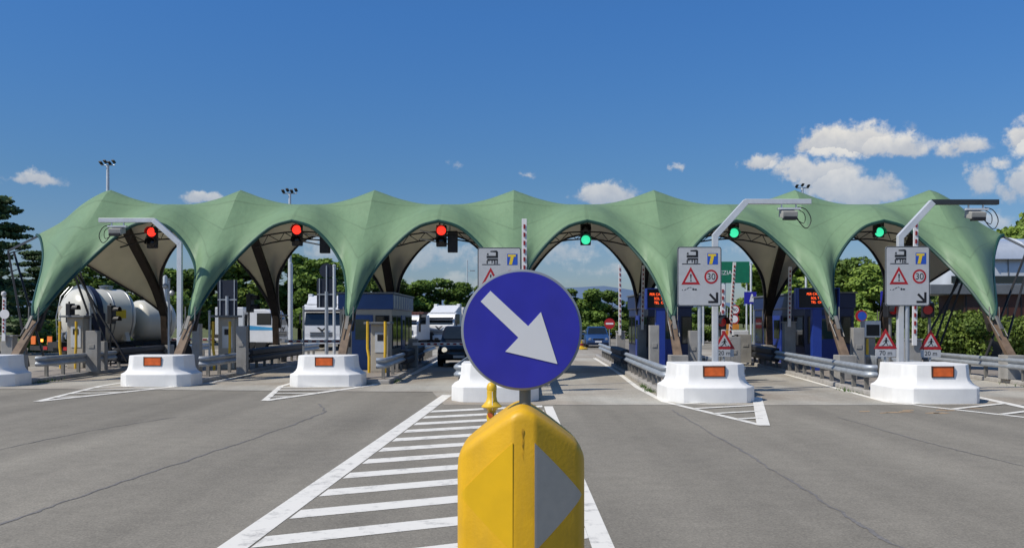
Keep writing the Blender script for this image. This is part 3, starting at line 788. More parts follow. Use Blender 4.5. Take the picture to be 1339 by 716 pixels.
# ------------------------------------------------------------------ small warning triangles with plates
def ped_sign(label, px, D, yc, plate, bent=0):
    t = thing('pedestrian_sign', label, 'road sign', (WX(px, D), D, .14), bent, 'pedestrian warning triangles')
    z = WZ(yc, D) - .14
    def tri(k, zo=0): return [(0, z + k * .54 + zo), (-k * .49, z - k * .32 + zo), (k * .49, z - k * .32 + zo)]
    b = MB(); b.prism(tri(.62), 'y', -.01, .01); pn = b.build('triangle_plate', RED, t)
    b = MB(); b.prism(tri(.38), 'y', -.014, -.0105); b.build('triangle_face', SIGNFACE, pn)
    b = MB()
    for poly in ([(-.015, .06), (.04, .06), (.035, -.05), (-.03, -.05)], [(-.03, -.052), (0, -.052), (-.07, -.13), (-.105, -.13)], [(.01, -.052), (.035, -.052), (.08, -.13), (.05, -.13)], [(-.09, -.03), (-.016, .03), (-.016, .055), (-.1, -.02)], [(.041, .05), (.09, .01), (.085, -.01), (.041, .03)]):
        b.prism([(x, z + zz) for x, zz in [(x_ * .82, z_ * .82) for x_, z_ in poly]], 'y', -.018, -.0145)
    b.disc(.010, z + .078, .024, -.018, -.0145, 14)
    for x in (-.11, -.085, .09, .11): b.prism([(x, z - .112), (x + .02, z - .112), (x + .02, z - .098), (x, z - .098)], 'y', -.018, -.0145)
    b.build('walker_symbol', BLACK, pn)
    zp = z - .31
    b = MB(); b.prism([(-.27, zp - .10), (.27, zp - .10), (.27, zp + .10), (-.27, zp + .10)], 'y', -.012, .008); pp = b.build('distance_plate', SIGNFACE, t, bevel=.004)
    text(plate, .17, BLACK, pp, (0, -.0145, zp), 'numeral')
    b = MB(); b.tube([(0, .04, 0), (0, .04, z + .25)], .03, 8); b.build('pole', STEEL, t, smooth=True)
ped_sign('single red walker triangle in front of the grey box, below the left full sign board', 947, 25.9, 447, '20 m')
ped_sign('left one of the two red walker triangles below the rightmost sign board', 1158, 24.2, 446, '70 m')
ped_sign('right one of the two red walker triangles below the rightmost sign board', 1217, 24.9, 447, '20 m')

# small stop signals low down
def low_signal(label, px, py, D, ang):
    t = thing('stop_signal', label, 'signal lamp', P(px, py, D), ang, 'low red stop signals')
    b = MB(); b.box(0, 0, 0, .34, .22, .42); b.build('housing', DARKSTEEL, t, bevel=.03)
    b = MB(); b.disc(0, .0, .125, -.135, -.112, 20); b.build('lens', LENSRED, t)
    n = 12; v = MB(); v.loft([[(.15 * math.cos(R(-20) + R(220) * q / n), yv, .15 * math.sin(R(-20) + R(220) * q / n)) for q in range(n + 1)] for yv in (-.112, -.32)], cap=False, closed=False); v.build('visor', DARKSTEEL, t, smooth=True)
    z = WZ(py, D) - .14
    b = MB(); b.tube([(.05, .06, -z), (.05, .06, .3)], .04, 8); b.build('pole', GUARDPOST, t, smooth=True)
low_signal('low red stop signal beside the left full lane sign board', 941, 421, 26.4, R(20))
low_signal('low red stop signal above the left red walker triangle', 1164, 405, 25.5, R(20))
low_signal('low red stop signal above the right red walker triangle', 1213, 405, 26.0, R(-20))

# ------------------------------------------------------------------ foreground bollard, blue sign, yellow lamp post
def bollard():
    D = 4.65; x0 = WX(681, D)
    t = thing('yellow_bollard', 'big yellow plastic bollard with grey triangle in the foreground, under the round blue sign', 'bollard', (x0, D, .0135))
    HW = .318
    def f(x):
        a = abs(x - .012) - .052
        if a <= 0: return -.30
        y = -.30 + .52 * a
        e = (abs(x) - (HW - .05)) / .05
        if e > 0: y += .12 * (1 - math.sqrt(max(0, 1 - e * e)))
        return y
    def bk(x):
        u = abs(x) / HW
        return .08 + .20 * math.sqrt(max(0, 1 - u ** 3.5))
    def h(x):
        a = abs(x - .008)
        s = math.sqrt(a * a + .055 ** 2) - .055
        z = 1.558 - .80 * s
        e = (abs(x) - (HW - .055)) / .055
        if e > 0: z -= .075 * (1 - math.sqrt(max(0, 1 - min(1, e) ** 2)))
        return z
    xs = list(np.linspace(-HW, -HW + .05, 12)[:-1]) + list(np.linspace(-HW + .05, HW - .05, 46)) + list(np.linspace(HW - .05, HW, 12)[1:])
    rings = []
    for x in xs:
        a, c, z = f(x), max(bk(x), f(x) + .02), h(x)
        mid = (a + c) / 2
        prof = [(a, 0), (a, .05), (a - .004, .5), (a, z - .045), (a + .004, z - .024), (a + .014, z - .009), (a + .032, z), (mid, z + .004), (c - .03, z), (c - .008, z - .012), (c, z - .04), (c, 0)]
        rings.append([(x, y, zz) for y, zz in prof])
    b = MB(); b.loft(rings); body = b.build('body', YELLOW, t, smooth=True, ang=60)
    def pt(cx, cy, off=.0025):
        x = (590 + cx / 3.653 - 681) / 258; z = 2 - (520 + cy / 3.653 - HY) / 258 - .0135
        return (x, f(x) - off, z)
    def panel(name, right, m, par):
        # sheet that follows the swept face: slices in x between an upper and a lower slanted edge
        b = MB(); xa, xb = (.0625, .296) if right else (-.0415, -.296)
        zm, hh = 1.147, .258
        fr_, bk_ = [], []
        for k in range(25):
            u = k / 24; x = xa + (xb - xa) * u
            hz = hh * (1 - u) * .88 + hh * .12 * math.sqrt(1 - u * u)
            zc_ = zm - .012 * u
            fr_.append([(x, f(x) - .0045, zc_ + hz * q) for q in (-1, 1)])
            bk_.append([(x, f(x) + .002, zc_ + hz * q) for q in (-1, 1)])
        rings = [[a[0], a[1], c[1], c[0]] for a, c in zip(fr_, bk_)]
        b.loft(rings)
        return b.build(name, m, par)
    panel('grey_triangle', True, GREYSHEET, body)
    panel('yellow_triangle', False, YELLOW2, body)
    # rust run and scuffs below the pole
    b = MB(); b.loft([[(.006 + .0012 * math.sin(k * 2.3) + dx * (1 - k / 10) * (1 + .5 * math.sin(k * 1.7)), -.3035, 1.47 - k * .016) for dx in (-.004, .004)] for k in range(10)], cap=False, closed=False)
    b.build('rust_stain', mat('rust_stain', (.50, .27, .012), .8, var=.3, vs=60), body)
bollard()
def blue_sign():
    D = 4.62; cx = WX(682, D); cz = WZ(431, D)
    t = thing('keep_right_sign', 'large round blue sign with white arrow pointing down right, above the yellow bollard', 'road sign', (cx, D, 0))
    b = MB(); b.lathe([(.284, -.009), (.298, -.014), (.304, -.006), (.304, .008), (.29, .012)], 96)
    bmesh.ops.rotate(b.bm, verts=b.bm.verts, cent=(0, 0, 0), matrix=Matrix.Rotation(R(90), 3, 'X')); bmesh.ops.translate(b.bm, verts=b.bm.verts, vec=(0, 0, cz))
    pn = b.build('disc', SIGNBACK, t, smooth=True)
    b = MB(); b.disc(0, cz, .2915, -.0165, -.013, 96); fc = b.build('blue_face', SIGNBLUE, pn)
    k = .304 / 143
    pts = [(147, 107), (236, 190), (266, 157), (305, 279), (182, 250), (213, 217), (124, 132)]
    b = MB(); b.prism([((x - 220.5) * k, cz - (y - 199) * k) for x, y in pts], 'y', -.0200, -.017); b.build('arrow', ARROWGREY, pn)
    b = MB(); b.tube([(.018, .045, 1.50), (.018, .045, cz + .22)], .030, 14); pl = b.build('pole', mat('grey_green_pole', (.17, .18, .165), .5, .3, var=.12), t, smooth=True)
    b = MB(); b.box(.018, .024, cz + .12, .12, .035, .04); b.box(.018, .024, cz - .12, .12, .035, .04); b.build('clamp', STEEL, pl)
blue_sign()
def yellow_post():
    D = 14.0; z0 = .0135
    t = thing('yellow_lamp_post', 'short yellow post with bell-shaped cap and orange lens, behind the bollard', 'marker post', (WX(643, D), D, z0))
    b = MB(); b.lathe([(.085, 0), (.085, .05), (.062, .08), (.058, .38), (.075, .46), (.08, .52), (.06, .60)], 20); b.build('post', YPAINT, t, smooth=True)
    b = MB(); b.lathe([(.06, .60), (.10, .645), (.155, .66), (.158, .675), (.12, .71), (.085, .755), (.072, .82), (.075, .90), (.07, .905), (.078, .93), (.076, .98), (.055, 1.02), (.02, 1.04)], 24); b.build('bell_cap', YPAINT, t, smooth=True)
    b = MB(); b.disc(-.02, .545, .042, -.095, -.06, 16); b.build('lens', ORANGE, t)
    b = MB(); b.box(.055, -.07, .50, .03, .03, .16); b.box(-.10, -.02, .635, .05, .06, .03); b.build('hinge', STEELW, t)
    b = MB(); b.tube([(.012, -.078, .90), (.012, -.10, .74), (.012, -.15, .665), (.012, -.085, .62)], .005, 5); b.build('seam_strip', BOOMWHITE, t)
yellow_post()

# ------------------------------------------------------------------ toll booths
def booth(label, x0, x1, y0, y1, ztop, style):
    t = thing('toll_booth', label, 'toll booth', ((x0 + x1) / 2, y0, .145), 0, 'toll booths on the islands')
    w, d = x1 - x0, y1 - y0; H = ztop - .145; fh = .58
    wm = BOOTHBEIGE if style == 'left' else BOOTHDARKBLUE
    b = MB(); b.box(0, d / 2, (H - fh) / 2, w, d, H - fh); body = b.build('wall', wm, t)
    b = MB(); b.box(0, d / 2, H - fh / 2, w + .12, d + .12, fh); rf = b.build('fascia', BOOTHBLUE if style == 'left' else BOOTHDARKBLUE, t, bevel=.03)
    b = MB(); b.box(0, d / 2, H + .03, w + .22, d + .22, .06); b.build('roof', BLDGGREY, rf)
    if style == 'left':
        b = MB()
        for k in range(9): b.box(w / 2 + .068, .3 + k * (d - .5) / 8, H - fh / 2, .014, .12, fh * .8)
        b.build('fascia_stripe', BLDGWHITE, rf)
        # blue door in the front wall
        b = MB(); b.box(-.12, -.02, 1.02, .78, .05, 2.04); dr = b.build('door', BOOTHBLUE, t, bevel=.01)
        b = MB(); b.box(-.12, -.055, 1.5, .52, .012, .75); b.build('pane', GLASSG, dr)
        b = MB(); b.box(.2, -.065, 1.0, .03, .04, .16); b.build('handle', STEEL, dr)
        wins = [(-.72, 1.45, .32, 1.2), (.62, 1.45, .52, 1.15)]
    else:
        b = MB(); b.box(-.05, -.02, 1.02, .82, .05, 2.04); dr = b.build('door', VMSBLUE, t, bevel=.01)
        b = MB(); b.box(-.05, -.055, 1.5, .56, .012, .8); b.build('pane', GLASSG, dr)
        b = MB(); b.box(.27, -.065, 1.0, .03, .04, .16); b.build('handle', STEEL, dr)
        wins = [(-.72, 1.45, .3, 1.1), (.66, 1.45, .42, 1.1)]
    for (wx, wz, ww, wh) in wins:
        f = MB(); f.box(wx, -.006, wz, ww, .03, wh); fo = f.build('window', DARKSTEEL, t)
        p = MB(); p.box(wx, -.025, wz, ww - .08, .012, wh - .08); p.build('pane', GLASS, fo)
    for s in (-1, 1):
        n = 5; step = d / n
        for k in range(n):
            yc = step * (k + .5)
            if k == 2:
                f = MB(); f.box(s * (w / 2 + .012), yc, 1.02, .05, step * .85, 2.04); fo = f.build('door', BOOTHBLUE if style == 'left' else VMSBLUE, t)
                p = MB(); p.box(s * (w / 2 + .043), yc, 1.45, .012, step * .55, .8); p.build('pane', GLASS, fo)
            else:
                f = MB(); f.box(s * (w / 2 + .006), yc, 1.40, .03, step * .82, 1.25); fo = f.build('window', DARKSTEEL, t)
                p = MB(); p.box(s * (w / 2 + .024), yc, 1.40, .012, step * .72, 1.13); p.build('pane', GLASS, fo)
    b = MB(); b.box(0, d / 2, .07, w + .05, d + .05, .14); b.build('plinth', CONC, t)
    return t
booth('blue and beige toll booth with striped fascia, left of the black off-road car', -6.42, -4.48, 34.2, 41, 2.97, 'left')
booth('dark toll booth behind the left red text display, beside the police car lane', 5.42, 7.15, 36.5, 42.5, 3.05, 'right')
booth('dark blue toll booth behind the right red text display', 11.65, 13.6, 36.5, 44, 3.05, 'right')

def vms(label, x, D, w, z0, z1, lines_):
    t = thing('text_display', label, 'display board', (x, D, .145), 0, 'red text displays on blue posts')
    h = z1 - z0; zc = (z0 + z1) / 2 - .145
    b = MB(); b.box(0, .15, zc, w, .30, h); cs = b.build('case', VMSBLUE, t, bevel=.02)
    b = MB(); b.box(.01, -.004, zc, w - .13, .012, h - .10); b.build('screen', BLACK, cs)
    b = MB()
    for sx in (-1, 1): b.box(sx * (w / 2 - .03), -.08, zc, .03, .16, h)
    b.box(0, -.08, zc + h / 2 - .012, w - .09, .16, .024); b.build('hood', VMSBLUE, cs)
    for k, ln in enumerate(lines_):
        text(ln, .125, LEDOR, cs, (-.40 + (.16 if k else 0) * 1.0, -.0125, zc + .16 - k * .15), 'led_text', 'LEFT', sx=.92)
    b = MB(); b.box(.0, .16, (z0 - .145) / 2, .34, .26, z0 - .145); b.build('post', VMSBLUE, t, bevel=.01)
vms('left red text display on a blue post, before the leg of the canopy', WX(864, 33), 33, 1.10, 2.38, 3.13, ['PER CARTE', 'SOL TES', 'TEL  OP'])
vms('right red text display on a blue post, left of the canopy leg', WX(1069, 33.6), 33.6, 1.55, 2.40, 3.17, ['PER CARTE', 'SOL TES', 'TEL  OP'])

# ------------------------------------------------------------------ raised and lowered barriers
def stripes(b0, n, p0, p1, r):
    p0, p1 = Vector(p0), Vector(p1)
    for k in range(n):
        if k % 2: b0.bar(p0.lerp(p1, k / n), p0.lerp(p1, (k + 1) / n), r, r)
def barrier(label, px, D, y_base, y_top, lean=0.0, box=True, w=.11, n=13, zb=.145, group='barrier booms at the toll lanes', dot=False):
    x = WX(px, D); z0 = WZ(y_base, D) - zb; z1 = WZ(y_top, D) - zb
    t = thing('barrier', label, 'barrier', (x, D, zb), 0, group)
    b = MB(); b.box(.06, .05, z0 / 2, .42, .36, z0); b.box(.06, .05, z0 + .03, .48, .42, .06); hs = b.build('housing', CONC, t, bevel=.015)
    b = MB(); b.bar((0, -.2, z0 - .15), (lean, -.2, z1), w, .05); bo = b.build('boom', BOOMWHITE, t, bevel=.008)
    b = MB(); stripes(b, int(n * 1.7) | 1, (0, -.228, z0 + .1), (lean, -.228, z1 - .05), w * .36); b.build('red_stripe', REDSTRIPE, bo)
    if dot:
        b = MB(); b.disc(.06, z1 - .62, .17, -.27, -.25, 24); b.build('disc', BOOMWHITE, bo)
        b = MB(); b.lathe([(.01, .0), (.07, .04), (.09, .1), (.07, .17), (.01, .2)], 14, (0, -.2, z1)); b.build('cap', BOOMWHITE, bo, smooth=True)
    return t
barrier('red and white raised boom with white disc at the far left edge', 9, 33, 440, 388, .02, dot=True, n=11, w=.13)
barrier('tall raised red and white boom right beside the half hidden lane sign board', 685.5, 27.5, 447, 287, 0, w=.15, n=17)
barrier('thin raised boom nearest the no entry sign', 810, 46, 434, 346, .0, w=.14, n=15)
barrier('raised boom just left of the left red text display', 839, 37, 426, 347, .04, w=.12, n=15)
barrier('leaning raised boom in front of the green motorway sign', 953, 40, 440, 343, .2, w=.14, n=21)
barrier('raised red and white boom just left of the right red text display', 1030, 35.2, 422, 349, .03, w=.13, n=13)
barrier('pinkish raised boom behind the left full lane sign board', 943, 29, 445, 372, 0, w=.15, n=9)
barrier('tall raised red and white boom behind the rightmost lane sign board', 1192, 29.0, 445, 285, .05, w=.15, n=17)
def low_boom(label, xa, xb, D, z, pxh):
    t = thing('barrier', label, 'barrier', (xa, D, .145), 0, 'barrier booms at the toll lanes')
    s = 1 if xb > xa else -1; L_ = abs(xb - xa)
    b = MB(); b.box(0, .05, (z - .145) / 2 + .1, .36, .42, z + .05); b.build('housing', CONC, t, bevel=.015)
    b = MB(); b.bar((0, -.2, z - .145), (s * L_, -.2, z - .145), .05, .12); bo = b.build('boom', BOOMWHITE, t, bevel=.008)
    b = MB(); stripes(b, 17, (s * .2, -.228, z - .145), (s * L_, -.228, z - .145), .065); b.build('red_stripe', REDSTRIPE, bo)
low_boom('lowered boom across the lane in front of the pale tank trailer', -12.0, -15.1, 40.5, 1.14, 0)
low_boom('lowered red and white boom in front of the front view truck cab', -6.6, -9.6, 39, 1.10, 0)
low_boom('lowered white boom across the lane before the black off-road car', -3.9, -1.55, 36.2, 1.06, 0)

# ------------------------------------------------------------------ machines, posts and yellow guards
def ticket_machine(label, px, D, h=1.95, w=.62):
    t = thing('ticket_machine', label, 'ticket machine', (WX(px, D), D, .145), 0, 'ticket machines with yellow guard posts')
    b = MB(); b.box(0, .25, h / 2, w, .5, h); bd = b.build('cabinet', BOOTHBEIGE, t, bevel=.02)
    b = MB(); b.box(-.05, .2, h + .04, w + .35, .75, .08); b.build('canopy_roof', BLDGGREY, bd, bevel=.015)
    b = MB(); b.box(.04, -.012, h * .62, w * .62, .02, h * .42); b.build('front_panel', STEELW, bd)
    b = MB(); b.box(.04, -.028, h * .72, w * .34, .012, .22); b.build('screen', BLACK, bd)
    for s in (-.28, .28):
        g = MB(); g.tube([(s, -.55, 0), (s, -.55, .55), (s + (.0 if s > 0 else -.06), -.50, .85), (s + (.0 if s > 0 else -.06), -.48, 1.80)], .052, 8); g.build('guard_post', YPAINT, t, smooth=True)
    return t
ticket_machine('ticket machine with two yellow posts in front of the tank trailer', 98, 35.5)
ticket_machine('ticket machine with two yellow posts in front of the low white truck', 296, 34.5)
ticket_machine('ticket machine with two yellow posts in front of the beige booth', 496, 32.8, 1.7)
def conc_post(label, px, D, yt, w=.32):
    h = WZ(yt, D) - .145
    t = MB(); t.box(0, 0, h / 2, w, .3, h); t.box(0, -.16, h * .62, w * .5, .02, .14)
    o = t.build('concrete_post', CONC, None, bevel=.02); o.location = (WX(px, D), D, .145)
    tag(o, label, 'post', 'grey concrete posts on the islands')
for px, D, yt, w, lb in ((122, 33, 432, .42, 'grey concrete post behind the guardrail on the far left island'), (132, 34.4, 446, .40, 'short pale post at the rear end of the far left guardrail'),
                         (258, 30.6, 423, .25, 'grey concrete post right of the second canopy leg'), (317, 31.5, 426, .34, 'grey concrete post right of the ticket machine before the low white truck'),
                         (855, 29.4, 425, .30, 'grey concrete post between the left blue display post and the canopy leg'), (1121, 29.5, 428, .36, 'wide grey concrete post left of the left red walker triangle'),
                         (906, 29.5, 432, .26, 'slim grey concrete post behind the left full lane sign board'), (974, 40, 437, .5, 'grey housing at the foot of the leaning raised boom'),
                         (957, 30, 440, .5, 'grey box behind the single red walker triangle')):
    conc_post(lb, px, D, yt, w)
def terminal(label, px, D, yc, w=.66, h=.62):
    t = thing('payment_terminal', label, 'payment terminal', (WX(px, D), D, .145), 0)
    z = WZ(yc, D) - .145
    b = MB(); b.box(0, .2, z / 2 - .1, w * .5, .3, z - .2); b.build('stand', CONC, t)
    b = MB(); b.box(0, .12, z, w, .45, h); hd = b.build('head', CARWHITE, t, bevel=.03)
    b = MB(); b.box(0, -.112, z - .04, w * .8, .012, h * .66); b.build('screen', BLACK, hd)
    for s in (-.3, .3):
        g = MB(); g.tube([(s, -.35, 0), (s, -.35, z - .35)], .05, 8); g.build('guard_post', YPAINT, t, smooth=True)
terminal('white payment terminal with black screen and yellow posts, left of the rightmost lane sign board', 1140, 34, 430, .60)
terminal('dark screened payment terminal left of the dark blue booth', 968, 41, 444, .72, .85)

# small ones: signals seen from the side, slim posts, cluster lamps
def side_signal(label, px, D, yc):
    t = thing('traffic_light', label, 'traffic light', (WX(px, D), D, .145), R(80), 'dark lane signals seen from the side')
    z = WZ(yc, D) - .145
    b = MB(); b.box(0, 0, z, .32, .2, .75); b.build('housing', DARKSTEEL, t, bevel=.02)
    for dz in (.18, -.2):
        v = MB(); n = 10; v.loft([[(.14 * math.cos(R(-20) + R(220) * q / n), yv, z + dz + .14 * math.sin(R(-20) + R(220) * q / n)) for q in range(n + 1)] for yv in (-.1, -.36)], cap=False, closed=False); v.build('visor', DARKSTEEL, t)
    b = MB(); b.tube([(0, .05, 0), (0, .05, z + .45)], .035, 8); b.build('pole', DARKSTEEL, t)
side_signal('black signal seen from the side before the pale tank dome', 92, 36, 409)
side_signal('black signal on a thin pole in front of the low white truck', 327, 37, 396)
side_signal('black signal left of the tank trailer cabinet', 146, 37, 411)
for px, D, yt, lb in ((274, 34, 408, 'thin dark post left of the ticket machine before the low white truck'), (118, 36, 398, 'thin grey post in front of the tank dome'), (221, 33, 366, 'grey post with lamp cluster in front of the small rear tank'), (397, 40, 402, 'thin dark post left of the front view truck cab')):
    h = WZ(yt, D) - .145
    b = MB(); b.tube([(0, 0, 0), (0, 0, h)], .045, 8); b.lathe([(.02, 0), (.06, .02), (.06, .05), (.01, .07)], 10, (0, 0, h))
    if px == 221:
        for s in (-.12, .12): b.lathe([(.02, -.1), (.09, -.04), (.1, .02), (.06, .09), (.01, .12)], 12, (s, -.05, h - .35 - s))
    o = b.build('slim_post', STEEL, None, smooth=True); o.location = (WX(px, D), D, .145); tag(o, lb, 'post')

def sign_back(label, px, D, yt, yb, disc=False):
    t = thing('road_sign_back', label, 'road sign', (WX(px, D), D, .01), 0, 'road signs seen from behind')
    z0, z1 = WZ(yb, D), WZ(yt, D); h = z1 - z0; w = 26 * D / F
    b = MB(); b.box(0, .06, (z0 + z1) / 2, w, .02, h); pn = b.build('panel', mat('sign_back_navy', (.010, .014, .028), .5), t)
    if disc:
        b = MB(); b.disc(0, z1 + .42, .40, .05, .07); b.build('disc', mat('sign_back_navy', (.010, .014, .028), .5), pn)
    b = MB(); b.tube([(0, 0, 0), (0, 0, (z0 + h * .55))], .10, 8)
    if disc: b.tube([(0, .02, z0 + h * .5), (0, .02, z1 + .7)], .04, 8)
    b.build('pole', STEEL, t, smooth=True)
    b = MB(); b.box(0, .01, z0 + h * .45, w * .95, .05, .07)
    for s in (-.36, .36): b.box(s * w, .012, (z0 + z1) / 2, .05, .05, h * 1.0)
    b.build('bracket', STEEL, pn)
sign_back('rear of a dark road sign on a T-shaped post, left of the low white truck', 297, 52, 366, 413)
sign_back('rear of a dark road sign with disc on top, above the front view truck cab', 427, 50, 364, 402, True)

# ------------------------------------------------------------------ far signs
def far_signs():
    D = 72
    t = thing('motorway_sign', 'green motorway sign with white letters behind the leaning raised boom', 'road sign', (WX(945, D), D, .01))
    w = 70 * D / F; z0, z1 = WZ(370, D), WZ(342, D)
    b = MB(); b.box(0, 0, (z0 + z1) / 2, w, .06, z1 - z0); pn = b.build('panel', GREENSIGN, t, bevel=.02)
    text('VENEZIA', .46, LETTER, pn, (.72, -.035, (z0 + z1) / 2 - .05), align='RIGHT')
    for x in (-1.5, .2, 1.9):
        b = MB(); b.tube([(x, .1, 0), (x, .1, z1)], .07, 8); b.build('pole', STEELW, t)
    D = 62
    t = thing('no_entry_sign', 'small red no entry sign near the police car', 'road sign', (WX(797, D), D, .01)); z = WZ(423, D)
    b = MB(); b.disc(0, z, .36, -.02, .0); pn = b.build('disc', RED, t); b = MB(); b.box(0, -.024, z, .5, .006, .12); b.build('white_bar', ARROWGREY, pn)
    b = MB(); b.tube([(0, .04, 0), (0, .04, z + .3)], .035, 8); b.build('pole', STEEL, t)
    D = 55
    t = thing('roadworks_sign', 'stacked roadworks signs with 40 roundel over orange and blue panels', 'road sign', (WX(958, D), D, .01))
    def rnd(px, py, r, name, par):
        x, z = WX(px, D) - WX(958, D), WZ(py, D)
        b = MB(); b.disc(x, z, r, -.02, 0); o = b.build(name, RED, par); b = MB(); b.disc(x, z, r * .74, -.024, -.0205); b.build('white_face', ARROWGREY, o); return o, x, z
    o, x, z = rnd(961, 405, .30, 'speed_roundel', t); text('40', .30, BLACK, o, (x, -.028, z), 'numeral')
    rnd(960, 417, .30, 'ban_roundel', t)
    OP_ = mat('orange_work_panel', (.55, .20, .02), .45)
    z = WZ(427, D); b = MB(); b.box(.0, 0, z, .75, .03, .32); b.build('orange_panel', OP_, t)
    z = WZ(440, D); b = MB(); b.box(0, 0, z, .85, .03, .75); bp_ = b.build('orange_panel', OP_, t)
    b = MB(); b.prism([(-.3, z - .3), (.0, z + .3), (.12, z + .22), (-.18, z - .34)], 'y', -.022, -.018); b.prism([(.13, z + .1), (.30, z - .2), (.2, z - .3), (.05, z - .05)], 'y', -.022, -.018); b.build('blue_arrow', LOGOBLUE, bp_)
    b = MB()
    for x in (-.3, .3): b.tube([(x, .05, 0), (x, .05, WZ(402, D))], .03, 6)
    b.build('frame', STEEL, t)
    D = 50
    t = thing('no_parking_sign', 'small round blue and red sign left of the rightmost lane sign board', 'road sign', (WX(1126, D), D, .01)); z = WZ(385, D) - 1.0; z = WZ(413, D)
    b = MB(); b.disc(0, z, .32, -.02, .0); pn = b.build('disc', RED, t); b = MB(); b.disc(.05, z, .24, -.024, -.0205); b.build('blue_face', LOGOBLUE, pn); b = MB(); b.tube([(0, .04, 0), (0, .04, z + .3)], .03, 8); b.build('pole', STEEL, t)
    t = thing('blue_direction_sign', 'small upright blue sign left of the rightmost lane sign board', 'road sign', (WX(1155, D), D, .01)); z = WZ(393, D)
    b = MB(); b.box(0, 0, z, .30, .03, 1.05); pn = b.build('panel', SIGNBLUE, t); b = MB(); b.tube([(0, .04, 0), (0, .04, z + .4)], .03, 8); b.build('pole', STEEL, t)
    D = 47
    t = thing('blue_lane_sign', 'small square blue sign with white mark above the dark blue booth', 'road sign', (WX(981, D), D, .145)); z = WZ(393, D)
    b = MB(); b.box(0, 0, z, .62, .03, .62); pn = b.build('panel', SIGNBLUE, t); b = MB(); b.prism([(-.05, z - .2), (.22, z - .2), (.12, z + .2), (.05, z + .2)], 'y', -.022, -.018); b.build('white_mark', ARROWGREY, pn); b = MB(); b.tube([(.2, .04, 0), (.2, .04, z + .2)], .04, 8); b.build('pole', STEEL, t)
far_signs()

# ------------------------------------------------------------------ lamp posts
def lamp(label, px, D, yt, heads=5, thick=.14):
    h = WZ(yt, D)
    t = thing('street_lamp', label, 'street lamp', (WX(px, D), D, .01), 0, 'floodlight poles behind the canopy')
    b = MB(); b.tube([(0, 0, 0), (0, 0, h)], thick, 10, thick * .55); b.build('pole', STEELW, t, smooth=True)
    b = MB(); b.tube([(-.55, 0, h), (.55, 0, h)], .04, 6); cr = b.build('crossbar', STEEL, t)
    for k in range(heads):
        x = -.5 + 1.0 * k / (heads - 1)
        b = MB(); b.box(x, -.1, h + .16 + .10 * (k % 2), .22, .42, .10, rx=R(-20)); b.bar((x, 0, h), (x, 0, h + .2), .04, .04); b.build('lamp_head', DARKSTEEL, cr, bevel=.02)
lamp('tall floodlight pole above the leftmost arch, with cluster of lamps', 141, 72, 216, 4, .20)
lamp('floodlight pole rising behind the second arch from the left', 379, 72, 253, 4, .18)
lamp('floodlight pole with lamp just above the sixth peak, beside the white clouds', 1049, 80, 246, 3, .2)
def arm_lamp():
    D = 130; h = WZ(340, D)
    t = thing('street_lamp', 'thin far street lamp with short side arm left of the round blue sign', 'street lamp', (WX(611, D), D, .01))
    b = MB(); b.tube([(0, 0, 0), (0, 0, h)], .12, 8, .07); b.build('pole', STEELW, t)
    b = MB(); b.tube([(0, 0, h - 1.6), (.5, 0, h - 1.5)], .05, 6); b.box(.75, 0, h - 1.5, .7, .3, .14); b.build('lamp_head', STEEL, t)
arm_lamp()
for px, D, yt, lb in ((380, 46, 345, 'thick light grey pole behind the second arch, beside the dark canopy leg'), (437, 44, 348, 'slim grey pole behind the front view truck cab'), (982, 60, 345, 'slim white pole at the right edge of the green motorway sign'), (1054, 60, 345, 'white pole above the right red text display'), (216, 46, 362, 'grey pole beside the rear canopy leg at the small rear tank')):
    h = WZ(yt, D); b = MB(); b.tube([(0, 0, 0), (0, 0, h)], .11 if px in (380, 216) else .07, 10); b.lathe([(.09, 0), (.09, .05), (.02, .08)], 10, (0, 0, h))
    o = b.build('pole', STEELW, None, smooth=True); o.name = 'steel_pole'; o.location = (WX(px, D), D, .01); tag(o, lb, 'pole')

# ------------------------------------------------------------------ vehicles
def wheel(par, x, y, r, w=.24):
    b = MB(); b.lathe([(r * .55, -w / 2), (r * .92, -w / 2), (r, -w * .32), (r, w * .32), (r * .92, w / 2), (r * .55, w / 2)], 24)
    bmesh.ops.rotate(b.bm, verts=b.bm.verts, cent=(0, 0, 0), matrix=Matrix.Rotation(R(90), 3, 'Y')); bmesh.ops.translate(b.bm, verts=b.bm.verts, vec=(x, y, r))
    ty = b.build('wheel', TYRE, par, smooth=True)
    b = MB(); b.lathe([(.05, -w * .42), (r * .5, -w * .3), (r * .58, -w * .5), (r * .58, w * .5), (r * .5, w * .3), (.05, w * .42)], 20)
    bmesh.ops.rotate(b.bm, verts=b.bm.verts, cent=(0, 0, 0), matrix=Matrix.Rotation(R(90), 3, 'Y')); bmesh.ops.translate(b.bm, verts=b.bm.verts, vec=(x, y, r)); b.build('rim', RIM, ty, smooth=True)
